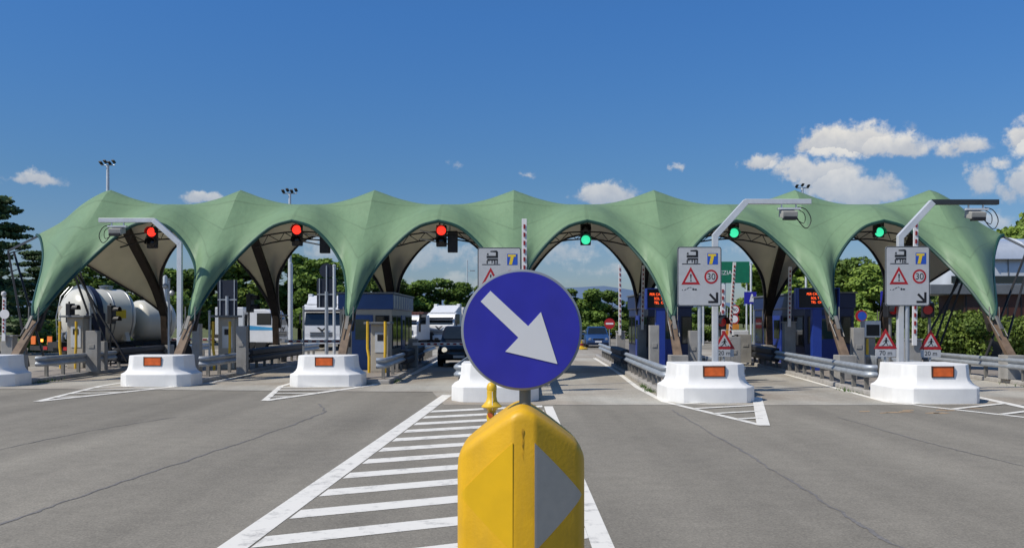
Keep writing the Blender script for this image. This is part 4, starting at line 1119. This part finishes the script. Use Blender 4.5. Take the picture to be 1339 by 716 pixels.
def car(name, label, loc, rz, L_, W, H, belt, paint, suv, lights_on=False, group=None, bar=False):
    """front faces local -y"""
    t = thing(name, label, 'car', loc, rz, group)
    hw = W / 2; gc = .26 if suv else .18
    fr = -L_ / 2
    st = [(fr, .72, .35, .62 if suv else .52), (fr + .12, .90, gc + .04, .80 if suv else .62), (fr + .5, .97, gc, .96 if suv else .76), (fr + 1.15, 1, gc, belt - .02), (0, 1, gc, belt), (L_ / 2 - 1.0, 1, gc, belt + .02), (L_ / 2 - .25, .96, gc + .04, belt), (L_ / 2, .88, gc + .12, belt - .12)]
    rings = []
    for y, wf, z0, z1 in st:
        w = hw * wf; m = (z0 + z1) / 2
        rings.append([(-w * .9, y, z0), (-w, y, z0 + .10), (-w, y, m + .05), (-w * .94, y, z1 - .05), (-w * .86, y, z1), (w * .86, y, z1), (w * .94, y, z1 - .05), (w, y, m + .05), (w, y, z0 + .10), (w * .9, y, z0)])
    b = MB(); b.loft(rings); b.build('body', paint, t, smooth=True, ang=50, bevel=0)
    a0, a1, b0_, b1 = (-L_ * .22, -L_ * .06, L_ * .40, L_ * .47) if suv else (-L_ * .20, -L_ * .03, L_ * .30, L_ * .46)
    cab = MB(); zt = H
    cab.loft([[(-hw * .88, a0, belt - .03), (hw * .88, a0, belt - .03), (hw * .88, b1, belt - .03), (-hw * .88, b1, belt - .03)],
              [(-hw * .80, a0 + (a1 - a0) * .6, belt + (zt - belt) * .6), (hw * .80, a0 + (a1 - a0) * .6, belt + (zt - belt) * .6), (hw * .80, b1 + (b0_ - b1) * .6, belt + (zt - belt) * .6), (-hw * .80, b1 + (b0_ - b1) * .6, belt + (zt - belt) * .6)],
              [(-hw * .70, a1, zt - .04), (hw * .70, a1, zt - .04), (hw * .70, b0_, zt - .04), (-hw * .70, b0_, zt - .04)],
              [(-hw * .62, a1 + .12, zt), (hw * .62, a1 + .12, zt), (hw * .62, b0_ - .1, zt), (-hw * .62, b0_ - .1, zt)]])
    cb = cab.build('cabin', paint, t, smooth=True, ang=30)
    def lerp(y0, y1, f): return y0 + (y1 - y0) * f
    f0, f1 = .12, .86
    def pane(name, ys, front):
        e = -.012 if front else .012
        pts = []
        for f, s in ((f0, -1), (f0, 1), (f1, 1), (f1, -1)):
            z = belt + (zt - belt) * f; w = hw * (.88 - .135 * f if f < .6 else .80 - .25 * (f - .6)) * .90
            pts.append((s * w, lerp(*ys, f) + e, z + .008))
        p = MB(); p.face(pts); p.face([(x, y - e * .6, z) for x, y, z in pts]); p.build(name, GLASS, cb)
    pane('windscreen', (a0, a1), True); pane('rear_window', (b1, b0_), False)
    for s in (-1, 1):
        for y0, y1 in ((a0 + .42, .15), (.22, b0_ - .12)):
            p = MB(); z0, z1 = belt + .06, zt - .13
            p.face([(s * (hw * .865 + .01), y0, z0), (s * (hw * .865 + .01), y1, z0), (s * (hw * .745 + .012), y1 - (.10 if y1 > .3 else 0), z1), (s * (hw * .745 + .012), y0 + (.32 if y0 < 0 else 0), z1)]); p.build('side_window', GLASS, cb)
        b = MB(); b.box(s * (hw + .09), a0 + .35, belt + .06, .18, .1, .13); b.build('mirror', paint, t, bevel=.02)
        b = MB(); b.lathe([(.01, -.05), (.10, -.03), (.115, 0), (.10, .04), (.02, .06)], 14)
        bmesh.ops.rotate(b.bm, verts=b.bm.verts, cent=(0, 0, 0), matrix=Matrix.Rotation(R(90), 3, 'X')); bmesh.ops.translate(b.bm, verts=b.bm.verts, vec=(s * hw * .66, fr + .06, .72 if suv else .60)); b.build('headlight', HEADLAMP if lights_on and s < 0 else RIM, t, smooth=True)
        b = MB(); b.box(s * hw * .74, L_ / 2 - .015, belt - .24, hw * .30, .06, .15); b.build('tail_light', TAILRED, t, bevel=.01)
        for y in (fr + .85, L_ / 2 - .85): wheel(t, s * (hw - .12), y, .38 if suv else .32)
    b = MB(); b.box(0, fr + .02, .44, W * .92, .16, .2); b.build('front_bumper', DARKSTEEL if suv else paint, t, bevel=.04)
    b = MB(); b.box(0, fr + .05, .68 if suv else .58, W * .42, .06, .16); b.build('grille', BLACK, t)
    b = MB(); b.box(0, L_ / 2, .46, W * .94, .14, .24); b.build('rear_bumper', paint, t, bevel=.04)
    b = MB(); b.box(0, L_ / 2 + .075, .60 if not suv else .7, .5, .015, .12); b.build('number_plate', ARROWGREY, t)
    b = MB(); b.box(0, fr - .07, .44, .48, .015, .11); b.build('number_plate', ARROWGREY, t)
    if bar:
        b = MB(); b.box(0, .1, H + .07, 1.1, .26, .10); b.build('light_bar', LOGOBLUE, cb, bevel=.03)
    return t
car('off_road_car', 'black off-road car with lit headlamp in the lane left of the round sign', (-2.32, 41.0, .01), R(2), 4.4, 1.86, 1.72, 1.08, CARBLACK, True, True)
pc = car('police_car', 'blue car with white band driving away, right of the round blue sign', (WX(783.5, 66), 68, .01), R(-2), 4.5, 1.80, 1.50, .90, CARBLUE, False)
b = MB(); b.box(0, 2.262, .74, 1.56, .012, .10); o = b.build('white_band', ARROWGREY, pc)

def truck_cab(t, W, H, paint, stripe=False):
    hw = W / 2
    prof = [(-.95, .45), (-1.0, 1.1), (-.96, 1.55), (-.72, H - .45), (-.55, H - .12), (-.2, H), (1.0, H), (1.05, .45)]
    b = MB(); b.prism(prof, 'x', -hw, hw); cb = b.build('cab', paint, t, bevel=.07)
    b = MB(); b.face([(-hw * .90, -.966, 1.66), (hw * .90, -.966, 1.66), (hw * .86, -.755, H - .55), (-hw * .86, -.755, H - .55)]); b.face([(-hw * .90, -.95, 1.66), (hw * .90, -.95, 1.66), (hw * .86, -.74, H - .55), (-hw * .86, -.74, H - .55)]); b.build('windscreen', GLASS, cb)
    b = MB(); b.box(0, -.93, H - .42, W * .92, .28, .08, rx=R(15)); b.build('sun_visor', DARKSTEEL, cb, bevel=.02)
    b = MB()
    for k in range(3): b.box(0, -1.02, .93 + k * .12, W * .62, .05, .05)
    b.build('grille', DARKSTEEL, cb)
    b = MB(); b.prism([(-.34, 1.52), (0, 1.22), (.34, 1.52), (.20, 1.52), (0, 1.36), (-.20, 1.52)], 'y', -1.075, -1.055); b.build('badge', BLACK, cb)
    b = MB(); b.box(0, -1.05, .62, W, .3, .36); bu = b.build('bumper', paint, t, bevel=.05)
    for s in (-1, 1):
        b = MB(); b.box(s * hw * .78, -1.21, .66, .34, .03, .18); b.build('headlight', RIM, bu, bevel=.02)
        b = MB(); b.box(s * (hw + .17), -.86, H - .95, .10, .14, .62); b.tube([(s * hw, -.8, H - .6), (s * (hw + .17), -.86, H - .62)], .02, 6); b.build('mirror', DARKSTEEL, cb)
        b = MB(); b.box(s * (hw + .008), -.15, 2.05, .02, 1.0, .78); w = b.build('side_window', DARKSTEEL, cb); b = MB(); b.box(s * (hw + .022), -.15, 2.05, .012, .9, .68); b.build('pane', GLASS, w)
        if stripe:
            b = MB(); b.prism([(-.9, 1.30), (1.0, 1.30), (1.0, 1.62), (.2, 1.55), (-.9, 1.46)], 'x', s * (hw + .004) - .004, s * (hw + .004) + .004); b.build('blue_stripe', TRUCKBLUE, cb)
        wheel(t, s * (hw - .18), .15, .5, .32)
    return cb
def truck(label, loc, rz, W, H, body, Lb, Hb, gap=.35, defl=False, stripe=False, name='truck'):
    t = thing(name, label, 'truck', loc, rz)
    cb = truck_cab(t, W, H, CARWHITE, stripe)
    if defl:
        b = MB(); b.prism([(-.35, H + .005), (.95, H + .62), (.95, H + .005)], 'x', -W * .44, W * .44); b.build('roof_deflector', CARWHITE, cb, bevel=.05)
        for s in (-1, 1):
            b = MB(); b.box(s * W * .40, .95, H + .25, .3, .4, .9); b.build('air_stack', CARWHITE, cb, bevel=.05)
    b = MB(); b.box(0, 1.05 + gap + Lb / 2, .85, W * .45, Lb + 1.2, .25); b.build('chassis', CHASSIS, t)
    if body:
        b = MB(); b.box(0, 1.05 + gap + Lb / 2, 1.0 + (Hb - 1.0) / 2, W, Lb, Hb - 1.0); b.build('cargo_box', body, t, bevel=.04)
    if stripe:
        b = MB(); b.lathe([(.09, 0), (.09, .16), (.05, .2)], 12, (.3, -.1, H + .0)); b.build('beacon', ORANGE, cb, smooth=True)
        b = MB(); b.box(0, 1.16, 1.6, W * .8, .2, 1.5); b.build('dark_gap', CHASSIS, t)  # dark block added to stand for the shaded gap behind the cab
    for s in (-1, 1):
        for y in (1.05 + gap + Lb - 1.2, 1.05 + gap + Lb - 2.4): wheel(t, s * (W / 2 - .18), y, .5, .34)
    return t
truck('white truck cab in front view behind the red and white lowered boom', (WX(424, 60), 60, .01), R(4), 2.5, 3.0, BLDGWHITE, 7.5, 3.3, defl=True)
truck('low white truck with blue stripe seen from the side, left of the dark canopy leg', (WX(346, 62), 63, .01), R(84), 2.4, 2.72, BLDGWHITE, 2.0, 2.85, gap=.25, stripe=True)
truck('white truck with high roof behind the black off-road car', (WX(580, 72), 72, .01), R(-16), 2.4, 2.55, CARWHITE, 8, 3.0, defl=True)
truck('small white truck in front of the brown container, above the guardrail', (WX(541, 70), 70, .01), R(-24), 1.7, 2.35, None, 2.5, 2.3)
t = thing('container_trailer', 'brown container trailer behind the small white truck', 'trailer', (WX(556, 84), 84, .01), R(-16))
b = MB(); b.box(0, 0, 1.75, 2.5, 7, 1.85); bo = b.build('container', BROWNCONT, t, bevel=.03)
b = MB()
for k in range(8): b.box(-1.1 + k * .315, -3.52, 1.75, .12, .06, 1.75)
b.build('corrugation', BROWNCONT, bo)
b = MB(); b.box(0, 0, .68, 1.6, 7, .26); b.build('chassis', CHASSIS, t)
for s in (-1, 1):
    for y in (1.2, 2.5): wheel(t, s * 1.05, y, .5, .34)

def tanker():
    rz = R(-38)
    base = P(103, 416, 39.0)
    t = thing('tank_trailer', 'pale cream tank trailer with dark ring and orange plates behind the far left island', 'trailer', (base.x, base.y, .01), rz)
    z = 2.12
    def lathe_y(prof, n=40, cz=z):
        b = MB(); b.lathe(prof, n); bmesh.ops.rotate(b.bm, verts=b.bm.verts, cent=(0, 0, 0), matrix=Matrix.Rotation(R(-90), 3, 'X')); bmesh.ops.translate(b.bm, verts=b.bm.verts, vec=(0, 0, cz)); return b
    rr = 1.20
    prof = [(.02, -.66)] + [(rr * math.sin(a), -.66 * math.cos(a)) for a in np.linspace(.15, math.pi / 2, 10)] + [(rr, 1.75)] + [(rr * math.cos(a), 1.75 + .5 * math.sin(a)) for a in np.linspace(.12, math.pi / 2 - .02, 9)]
    tk = lathe_y(prof).build('tank', TANKWHITE, t, smooth=True, ang=60)
    lathe_y([(rr + .005, .16), (rr + .13, .17), (rr + .13, .40), (rr + .005, .41)]).build('ring_band', NAVY, tk, smooth=True)
    lathe_y([(rr + .02, .02), (rr + .17, .03), (rr + .18, .12), (rr + .02, .13)]).build('steel_rim', TANKSTEEL, tk, smooth=True)
    b = MB(); b.box(1.12, .10, 1.65, .52, .7, 1.25); b.build('cabinet', NAVY, t, bevel=.03)
    b = MB(); b.box(rr * .985 + .02, 1.2, z + .12, .02, .5, .36); b.build('yellow_label', LOGOYEL, tk)
    b = MB(); b.box(-.25, -.56, z + .25, .62, .10, .42); b.build('valve_box', BOOTHBEIGE, tk, bevel=.03)
    b = MB(); b.box(0, 1.7, .95, .9, 5.6, .24); ch = b.build('chassis', CHASSIS, t)
    b = MB()
    for y in (.5, 1.6):
        b.prism([(-1.15, 1.08), (1.15, 1.08), (1.0, 1.5), (-1.0, 1.5)], 'y', y - .09, y + .09)
    b.build('saddle', TANKWHITE, ch)
    b = MB()
    for yy_ in (.95, 1.74): b.lathe([(rr + .002, yy_), (rr + .012, yy_ + .01), (rr + .012, yy_ + .05), (rr + .002, yy_ + .06)], 40)
    bmesh.ops.rotate(b.bm, verts=b.bm.verts, cent=(0, 0, 0), matrix=Matrix.Rotation(R(-90), 3, 'X')); bmesh.ops.translate(b.bm, verts=b.bm.verts, vec=(0, 0, z)); b.build('weld_band', TANKSTEEL, tk, smooth=True)
    b = MB(); b.lathe([(.26, 0), (.26, .12), (.30, .13), (.30, .17), (.05, .20)], 18, (0, 1.2, z + rr - .03)); b.build('manhole', TANKSTEEL, tk, smooth=True)
    b = MB()
    for sx in (-.62, -.28): b.tube([(sx, -.60, .95), (sx, -.66, 2.1), (sx, -.46, 3.0), (sx, -.1, 3.4)], .022, 6)
    for zz in (1.1, 1.4, 1.7, 2.0, 2.3, 2.6): b.tube([(-.62, -.63 + max(0, zz - 2.1) * .16, zz), (-.28, -.63 + max(0, zz - 2.1) * .16, zz)], .018, 6)
    b.build('ladder', TANKSTEEL, t, smooth=True)
    b = MB(); b.tube([(.35, -.55, 1.5), (.35, -.85, 1.42), (.35, -.88, 1.15)], .07, 8); b.tube([(.7, -.45, 1.55), (.7, -.85, 1.45), (.7, -.88, 1.2)], .05, 8); b.lathe([(.11, -.02), (.11, .02), (.02, .03)], 12, (.35, -.88, 1.12)); b.build('valve_pipe', TANKSTEEL, t, smooth=True)
    # second, smaller tank
    r2 = .92; z2 = 1.95
    prof2 = [(r2 * math.sin(a), 2.75 - .4 * math.cos(a)) for a in np.linspace(.02, math.pi / 2, 8)] + [(r2, 3.9)] + [(r2 * math.cos(a), 3.9 + .4 * math.sin(a)) for a in np.linspace(.12, math.pi / 2 - .02, 8)]
    lathe_y(prof2, 36, z2).build('rear_tank', TANKWHITE, t, smooth=True, ang=60)
    b = MB(); b.box(-.7, -.82, .78, 3.6, .14, .2); bu = b.build('bumper', CHASSIS, t)
    for x in (-2.1, -.62):
        b = MB(); b.box(x, -.92, 1.12, .62 if x > 0 else .42, .03, .36); b.build('orange_plate', mat('orange_hazard_plate', (.75, .16, .02), .4), bu)
    b = MB(); b.box(-1.35, -.91, 1.12, .12, .05, .12); b.build('amber_lamp', LAMPAMB, bu)
    for s in (-1, 1):
        b = MB(); b.box(s * .85 - .2, -.90, .80, .34, .03, .14); b.build('tail_light', TAILRED, bu)
        for y in (.3, 1.5, 2.7, 4.2): wheel(t, s * 1.0, y, .5, .36)
tanker()
t = thing('traffic_cone', 'small yellow marker by the lane left of the police car', 'marker', (WX(759, 62), 62, .02))
b = MB(); b.lathe([(.5, 0), (.5, .08), (.28, .14), (.16, .5), (.1, .62)], 16); b.build('body', YPAINT, t, smooth=True)
b = MB(); b.lathe([(.24, .26), (.255, .27), (.2, .40), (.19, .40)], 16); b.build('band', REDSTRIPE, t, smooth=True)

# ------------------------------------------------------------------ building with footbridge at the right
def building():
    D = 50; x0 = WX(1214, D)
    t = thing('service_building', 'white round-ended footbridge building on a brown tower at the right edge', 'building', (x0, D, .01))
    L_ = 22; z0, z1 = WZ(385, D), WZ(372, D)
    b = MB(); b.box(L_ / 2, 1.5, (z0 + z1) / 2, L_, 3.4, z1 - z0); b.build('bridge_deck', BLDGGREY, t, bevel=.03)
    xs = WX(1233, D) - x0; zt = WZ(326, D); r = .95
    def cross(w, h0, h1): return [(-w, h0), (w, h0), (w, h1 - .9), (w * .88, h1 - .35), (w * .55, h1 - .06), (0, h1), (-w * .55, h1 - .06), (-w * .88, h1 - .35), (-w, h1 - .9)]
    rings = []
    for x, k in ((0, .70), (.10, .82), (.3, .93), (.7, 1), (3, 1), (L_ - 1, 1)):
        rings.append([(xs + x, 1.5 + yy * k, z1 + .005 + (zz - z1 - .005) * k) for yy, zz in cross(1.6, z1 + .005, zt)])
    b = MB(); b.loft(rings); pod = b.build('cabin', BLDGWHITE, t, smooth=True, ang=40)
    b = MB(); b.box(xs + 5.9, -.125, z1 + .26, 11, .03, .40); b.build('window_band', GLASS, pod)
    b = MB(); 
    for k in range(8): b.box(xs + 1.2 + k * 1.15, -.118, (z1 + zt) / 2, .05, .03, zt - z1 - .9)
    b.build('panel_joint', BLDGGREY, pod)
    # glass barrel roof further right
    xr = WX(1292, D) - x0; zr = WZ(313, D)
    rings = []
    for x in np.linspace(0, 12, 13):
        rings.append([(xr + x, 2.2 + 2.6 * math.cos(a), zt - .55 + (zr - zt + .75) * math.sin(a)) for a in np.linspace(0, math.pi, 13)])
    b = MB(); b.loft(rings, closed=False, cap=False)
    for rg in (rings[0], rings[-1]): b.face(rg)
    rf = b.build('barrel_roof', mat('pale_roof_sheet', (.62, .66, .70), .18, .4, var=.06), t, smooth=True)
    b = MB()
    for k in range(0, 13, 2): b.tube([Vector(p) + Vector((0, 0, .02)) for p in rings[k]], .05, 6)
    b.build('roof_rib', STEELW, rf)
    xt = WX(1262, D) - x0
    b = MB(); b.box(xt + 2.3, 1.6, z0 / 2, 4.6, 3.0, z0); tw = b.build('tower', BLDGBROWN, t)
    b = MB()
    for k in range(7): b.box(xt + .1 + k * .75, .085, z0 / 2, .06, .03, z0 - .1)
    b.build('cladding_joint', DARKSTEEL, tw)
    b = MB(); b.box(xt + 2.0, .075, 1.05, 1.0, .04, 2.1); b.build('door', DARKSTEEL, tw)
    b = MB(); b.box(xt + 6, 1.6, z0 / 2, 1.2, 2.4, z0); b.build('pier', BLDGBROWN, t)
building()

# ------------------------------------------------------------------ trees
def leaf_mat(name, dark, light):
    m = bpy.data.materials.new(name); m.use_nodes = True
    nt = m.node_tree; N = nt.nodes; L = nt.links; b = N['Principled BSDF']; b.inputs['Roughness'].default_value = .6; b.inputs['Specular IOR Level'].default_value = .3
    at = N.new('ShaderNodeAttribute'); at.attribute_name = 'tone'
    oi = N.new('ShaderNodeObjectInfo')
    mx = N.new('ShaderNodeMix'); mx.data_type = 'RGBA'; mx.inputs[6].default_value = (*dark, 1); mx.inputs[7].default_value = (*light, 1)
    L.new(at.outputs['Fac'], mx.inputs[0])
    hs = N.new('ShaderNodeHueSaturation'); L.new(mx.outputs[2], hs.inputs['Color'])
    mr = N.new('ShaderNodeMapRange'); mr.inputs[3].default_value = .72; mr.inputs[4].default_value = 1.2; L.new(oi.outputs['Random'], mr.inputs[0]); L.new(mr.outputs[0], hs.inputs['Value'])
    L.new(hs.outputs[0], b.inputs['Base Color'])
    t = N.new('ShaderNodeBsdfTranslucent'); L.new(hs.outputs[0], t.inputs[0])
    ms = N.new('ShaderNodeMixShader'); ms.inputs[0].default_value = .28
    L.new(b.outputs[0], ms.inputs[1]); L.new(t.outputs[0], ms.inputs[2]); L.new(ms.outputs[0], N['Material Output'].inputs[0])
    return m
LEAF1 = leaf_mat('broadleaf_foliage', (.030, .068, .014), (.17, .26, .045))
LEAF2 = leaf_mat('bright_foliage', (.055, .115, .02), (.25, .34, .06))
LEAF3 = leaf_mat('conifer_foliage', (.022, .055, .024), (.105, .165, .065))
def crown_mesh(name, blobs, n, size, m, seed, flat=0.0):
    rg = np.random.default_rng(seed)
    vol = np.array([b[3] * b[4] * b[5] for b in blobs]) ** (2 / 3); pr = vol / vol.sum()
    idx = rg.choice(len(blobs), n, p=pr); B = np.array(blobs)[idx]
    d = rg.normal(size=(n, 3)); d /= np.linalg.norm(d, axis=1)[:, None]
    rad = rg.uniform(.55, 1.04, n) ** .6
    c = B[:, :3] + d * rad[:, None] * B[:, 3:6]
    # leaf quads: normal mixes outward and random
    nn = d + rg.normal(size=(n, 3)) * .75; nn[:, 2] += .35; nn /= np.linalg.norm(nn, axis=1)[:, None]
    a = np.cross(nn, rg.normal(size=(n, 3))); a /= np.linalg.norm(a, axis=1)[:, None]; b_ = np.cross(nn, a)
    if flat: a[:, 2] *= 1 - flat; b_[:, 2] *= 1 - flat
    s = size * rg.uniform(.55, 1.25, n)[:, None]
    v = np.stack([c - a * s * .5 - b_ * s * .18, c + a * s * .05 - b_ * s * .42, c + a * s * .5 + b_ * s * .12, c - a * s * .05 + b_ * s * .42], 1).reshape(-1, 3)
    f = np.arange(n * 4).reshape(-1, 4)
    me = bpy.data.meshes.new(name); me.from_pydata(v.tolist(), [], f.tolist()); me.materials.append(m)
    tone = np.clip(.45 * (rad - .75) / .3 + .35 * d[:, 2] + rg.normal(size=n) * .16 + .35 + (np.array([hash((seed, int(i))) % 100 for i in idx]) / 100 - .5) * .35, 0, 1)  # light and shade put into leaf colour: lighter outside and on top
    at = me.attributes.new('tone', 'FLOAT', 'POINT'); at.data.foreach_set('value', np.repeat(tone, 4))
    return me
def tree_master(kind, seed):
    """unit tree: about 8 m tall, 5 m wide"""
    rg = random.Random(seed); blobs = []
    if kind in ('broad', 'bright'):
        for k in range(26):
            z = rg.uniform(2.0, 7.2); rmax = 2.3 * math.sin(min(1, (z - .6) / 7.2) * math.pi) ** .55
            a = rg.uniform(0, 6.28); q = rmax * math.sqrt(rg.random()) * .85; s = rg.uniform(.55, 1.15)
            blobs.append((q * math.cos(a), q * math.sin(a), z, s, s, s * .8))
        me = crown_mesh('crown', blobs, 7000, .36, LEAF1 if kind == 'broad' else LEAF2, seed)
    elif kind == 'bush':
        for k in range(16):
            a = rg.uniform(0, 6.28); q = 2.0 * math.sqrt(rg.random()); s = rg.uniform(.6, 1.1)
            blobs.append((q * math.cos(a), q * math.sin(a) * .7, rg.uniform(.6, 2.3), s, s, s * .9))
        me = crown_mesh('crown', blobs, 5000, .26, LEAF2, seed)
    else:
        for k in range(15):
            z = 1.6 + 7.7 * k / 15; rm = 3.6 * (1 - (z - 1.0) / 9.4) + .25
            for q_ in range(3):
                a = rg.uniform(0, 6.28); L_ = rm * rg.uniform(.7, 1.1)
                for w_ in (.3, .62, .92):
                    s = (.75 - .4 * w_) * rg.uniform(.8, 1.2)
                    blobs.append((L_ * w_ * math.cos(a), L_ * w_ * math.sin(a), z - .10 * L_ * w_ + rg.uniform(-.1, .1), s * 1.25, s * 1.25, s * .30))
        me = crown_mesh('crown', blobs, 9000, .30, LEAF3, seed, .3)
    b = MB(); H = {'broad': 6.5, 'bright': 6.0, 'bush': 1.6, 'conifer': 9.0}[kind]
    lean = rg.uniform(-.2, .2)
    b.tube([(0, 0, 0), (.03, .02, H * .3), (lean * .6, .05, H * .6), (lean, .0, H)], .17 if kind != 'bush' else .07, 8, .035)
    for k in range(7):
        z = H * rg.uniform(.3, .85); a = rg.uniform(0, 6.28); l = rg.uniform(.8, 1.7) * (1 if kind != 'bush' else .5)
        b.tube([(lean * z / H, 0, z), (l * .5 * math.cos(a), l * .5 * math.sin(a), z + l * .28), (l * math.cos(a), l * math.sin(a), z + l * .45)], .06, 6, .02)
    bt = b.build('trunk', BARK, None, smooth=True); tm = bt.data; bpy.data.objects.remove(bt)
    return me, tm
TM = {k: [tree_master(k, s) for s in ss] for k, ss in {'broad': (11, 12, 13, 14), 'bright': (21, 22), 'bush': (31, 32), 'conifer': (41, 42)}.items()}
tcount = 0
def tree(kind, label, px, yt, D, wscale=1.0, z=0.0, name=None, group=None, cat=None):
    global tcount; tcount += 1
    base = {'broad': 7.9, 'bright': 7.9, 'bush': 3.2, 'conifer': 9.6}[kind]
    h = WZ(yt, D); s = h / base
    nm_ = name or {'broad': 'broadleaf_tree', 'bright': 'broadleaf_tree', 'bush': 'bush', 'conifer': 'conifer_tree'}[kind]
    t = thing(nm_, label, cat or ('bush' if kind == 'bush' else 'tree'), (WX(px, D), D, z), (tcount * 2.399) % 6.28, group)
    t.scale = (s * wscale, s * wscale, s)
    me, tm = TM[kind][tcount % len(TM[kind])]
    for n_, m_ in (('crown', me), ('trunk', tm)):
        o = bpy.data.objects.new(n_, m_); col.objects.link(o); o.parent = t
def weeds():
    rg = np.random.default_rng(5); V, Fc = [], []
    for (x, y, n, sp_) in ((3.86, 25.6, 60, .18), (3.9, 27.2, 40, .14), (-14.95, 29.2, 70, .25), (-3.7, 29.5, 40, .2), (9.35, 25.5, 40, .2), (15.2, 27, 50, .3)):
        for k in range(n):
            px_, py_ = x + rg.normal() * sp_ * .4, y + rg.normal() * sp_ * 2; h_ = rg.uniform(.04, .16); a = rg.uniform(0, 6.28); w_ = .012
            i_ = len(V); V += [(px_ - w_ * math.cos(a), py_ - w_ * math.sin(a), .01), (px_ + w_ * math.cos(a), py_ + w_ * math.sin(a), .01), (px_ + rg.normal() * .05, py_ + rg.normal() * .05, h_)]; Fc.append((i_, i_ + 1, i_ + 2))
    me = bpy.data.meshes.new('kerb_weeds'); me.from_pydata(V, [], Fc); me.materials.append(LEAF2)
    o = bpy.data.objects.new('kerb_weeds', me); col.objects.link(o); tag(o, 'green weeds growing along the kerbs of the islands', 'weeds', kind='stuff')
weeds()
gA = 'trees in the row behind the toll lanes'
for px, yt, D, ws, k, lb in (
    (-4, 240, 52, 1.0, 'conifer', 'tall dark conifer at the left edge of the photo'), (-38, 262, 56, 1.1, 'conifer', 'conifer just beyond the left edge, its branches entering the frame'), (46, 318, 60, 1.2, 'conifer', 'lower dark conifer behind the left tip of the canopy'),
    (82, 350, 66, 1.4, 'broad', 'dark tree behind the tank dome, under the left end of the canopy'), (128, 342, 70, 1.3, 'broad', 'tree beside the floodlight pole above the tank trailer'), (172, 352, 74, 1.3, 'bright', 'lighter tree above the right half of the tank trailer'),
    (212, 350, 72, 1.2, 'broad', 'tree behind the small rear tank of the trailer'), (246, 352, 76, 1.3, 'broad', 'tree behind the second canopy leg from the left'), (280, 342, 80, 1.3, 'broad', 'tree above the rear of the T-shaped sign post'), (318, 334, 82, 1.3, 'bright', 'tall tree above the low white truck'),
    (352, 340, 84, 1.2, 'broad', 'tree behind the dark canopy leg right of the low white truck'), (392, 332, 86, 1.3, 'broad', 'tree left of the front view truck cab, seen through the second arch'), (420, 336, 82, 1.2, 'broad', 'tree directly above the front view truck cab'), (452, 342, 84, 1.2, 'broad', 'tree behind the third canopy leg'),
    (488, 358, 88, 1.2, 'broad', 'tree just above the roof of the blue and beige booth'), (545, 366, 92, 1.4, 'broad', 'tree above the brown container'), (578, 362, 94, 1.3, 'broad', 'tree above the high roofed white truck'), (606, 368, 96, 1.3, 'broad', 'tree just left of the round blue sign'), (516, 364, 90, 1.2, 'broad', 'tree right of the booth roof, behind the rear canopy leg'),
    (640, 372, 98, 1.4, 'broad', 'tree mostly hidden behind the left half of the round blue sign'), (742, 376, 100, 1.4, 'broad', 'round tree just right of the round blue sign'), (772, 377, 100, 1.35, 'broad', 'round tree directly above the blue car'), (800, 380, 104, 1.3, 'broad', 'round tree behind the thin raised boom near the no entry sign'), (712, 374, 100, 1.3, 'broad', 'tree mostly hidden behind the right half of the round blue sign'),
    (826, 392, 110, 1.2, 'broad', 'low tree left of the dark booth behind the left text display'), (870, 398, 120, 1.3, 'broad', 'low far tree behind the left text display'),
    (1008, 336, 74, 1.2, 'bright', 'light green tree behind the dark blue booth'), (1038, 328, 78, 1.3, 'bright', 'light green tree above the right red text display'), (1078, 334, 76, 1.2, 'broad', 'tree behind the sixth canopy leg'), (1108, 336, 72, 1.25, 'broad', 'dense tree left of the rightmost sign board, under the last full arch'), (1138, 344, 70, 1.2, 'bright', 'bright tree touching the left edge of the rightmost sign board'), (1168, 352, 74, 1.2, 'broad', 'tree behind the rightmost lane sign board'),
    (1245, 376, 62, 1.0, 'bright', 'small bright tree under the footbridge'), (1322, 284, 64, .85, 'bright', 'tree rising behind the white barrel roof at the right edge'), (1362, 270, 66, .9, 'bright', 'large tree just past the right edge of the photo'), (1205, 372, 84, 1.2, 'broad', 'tree behind the two low red signals')):
    tree(k, lb, px, yt, D, ws, group=gA)
for px, yt, D, ws, lb in ((1104, 404, 58, 1.4, 'bright bush behind the wide concrete post'), (1138, 408, 56, 1.3, 'bush behind the white payment terminal'), (1234, 402, 50, .9, 'bright bush between the right walker triangle and the brown tower'), (1256, 408, 47, .9, 'bush at the left foot of the brown tower'), (1336, 410, 44, .9, 'bush at the right edge behind the last canopy leg'),
                          (905, 420, 80, 1.6, 'low bush behind the left full lane sign board'), (60, 420, 58, 1.5, 'dark bush behind the orange plates'), (190, 428, 60, 1.4, 'bush under the small rear tank'), (1072, 410, 60, 1.4, 'bush behind the sixth canopy leg'), (748, 420, 96, 1.8, 'low bush left of the blue car'), (720, 420, 94, 1.6, 'low bush hidden by the edge of the round blue sign'), (800, 418, 98, 1.8, 'low bush right of the blue car')):
    tree('bush', lb, px, yt, D, ws, group='bushes behind the toll lanes')
for i in range(11):
    tree('broad', 'far tree in the thin row under the green motorway sign, number apart only by place', 884 + i * 11, 398 + (i * 7) % 5, 230, 1.5, group='far trees under the motorway sign')
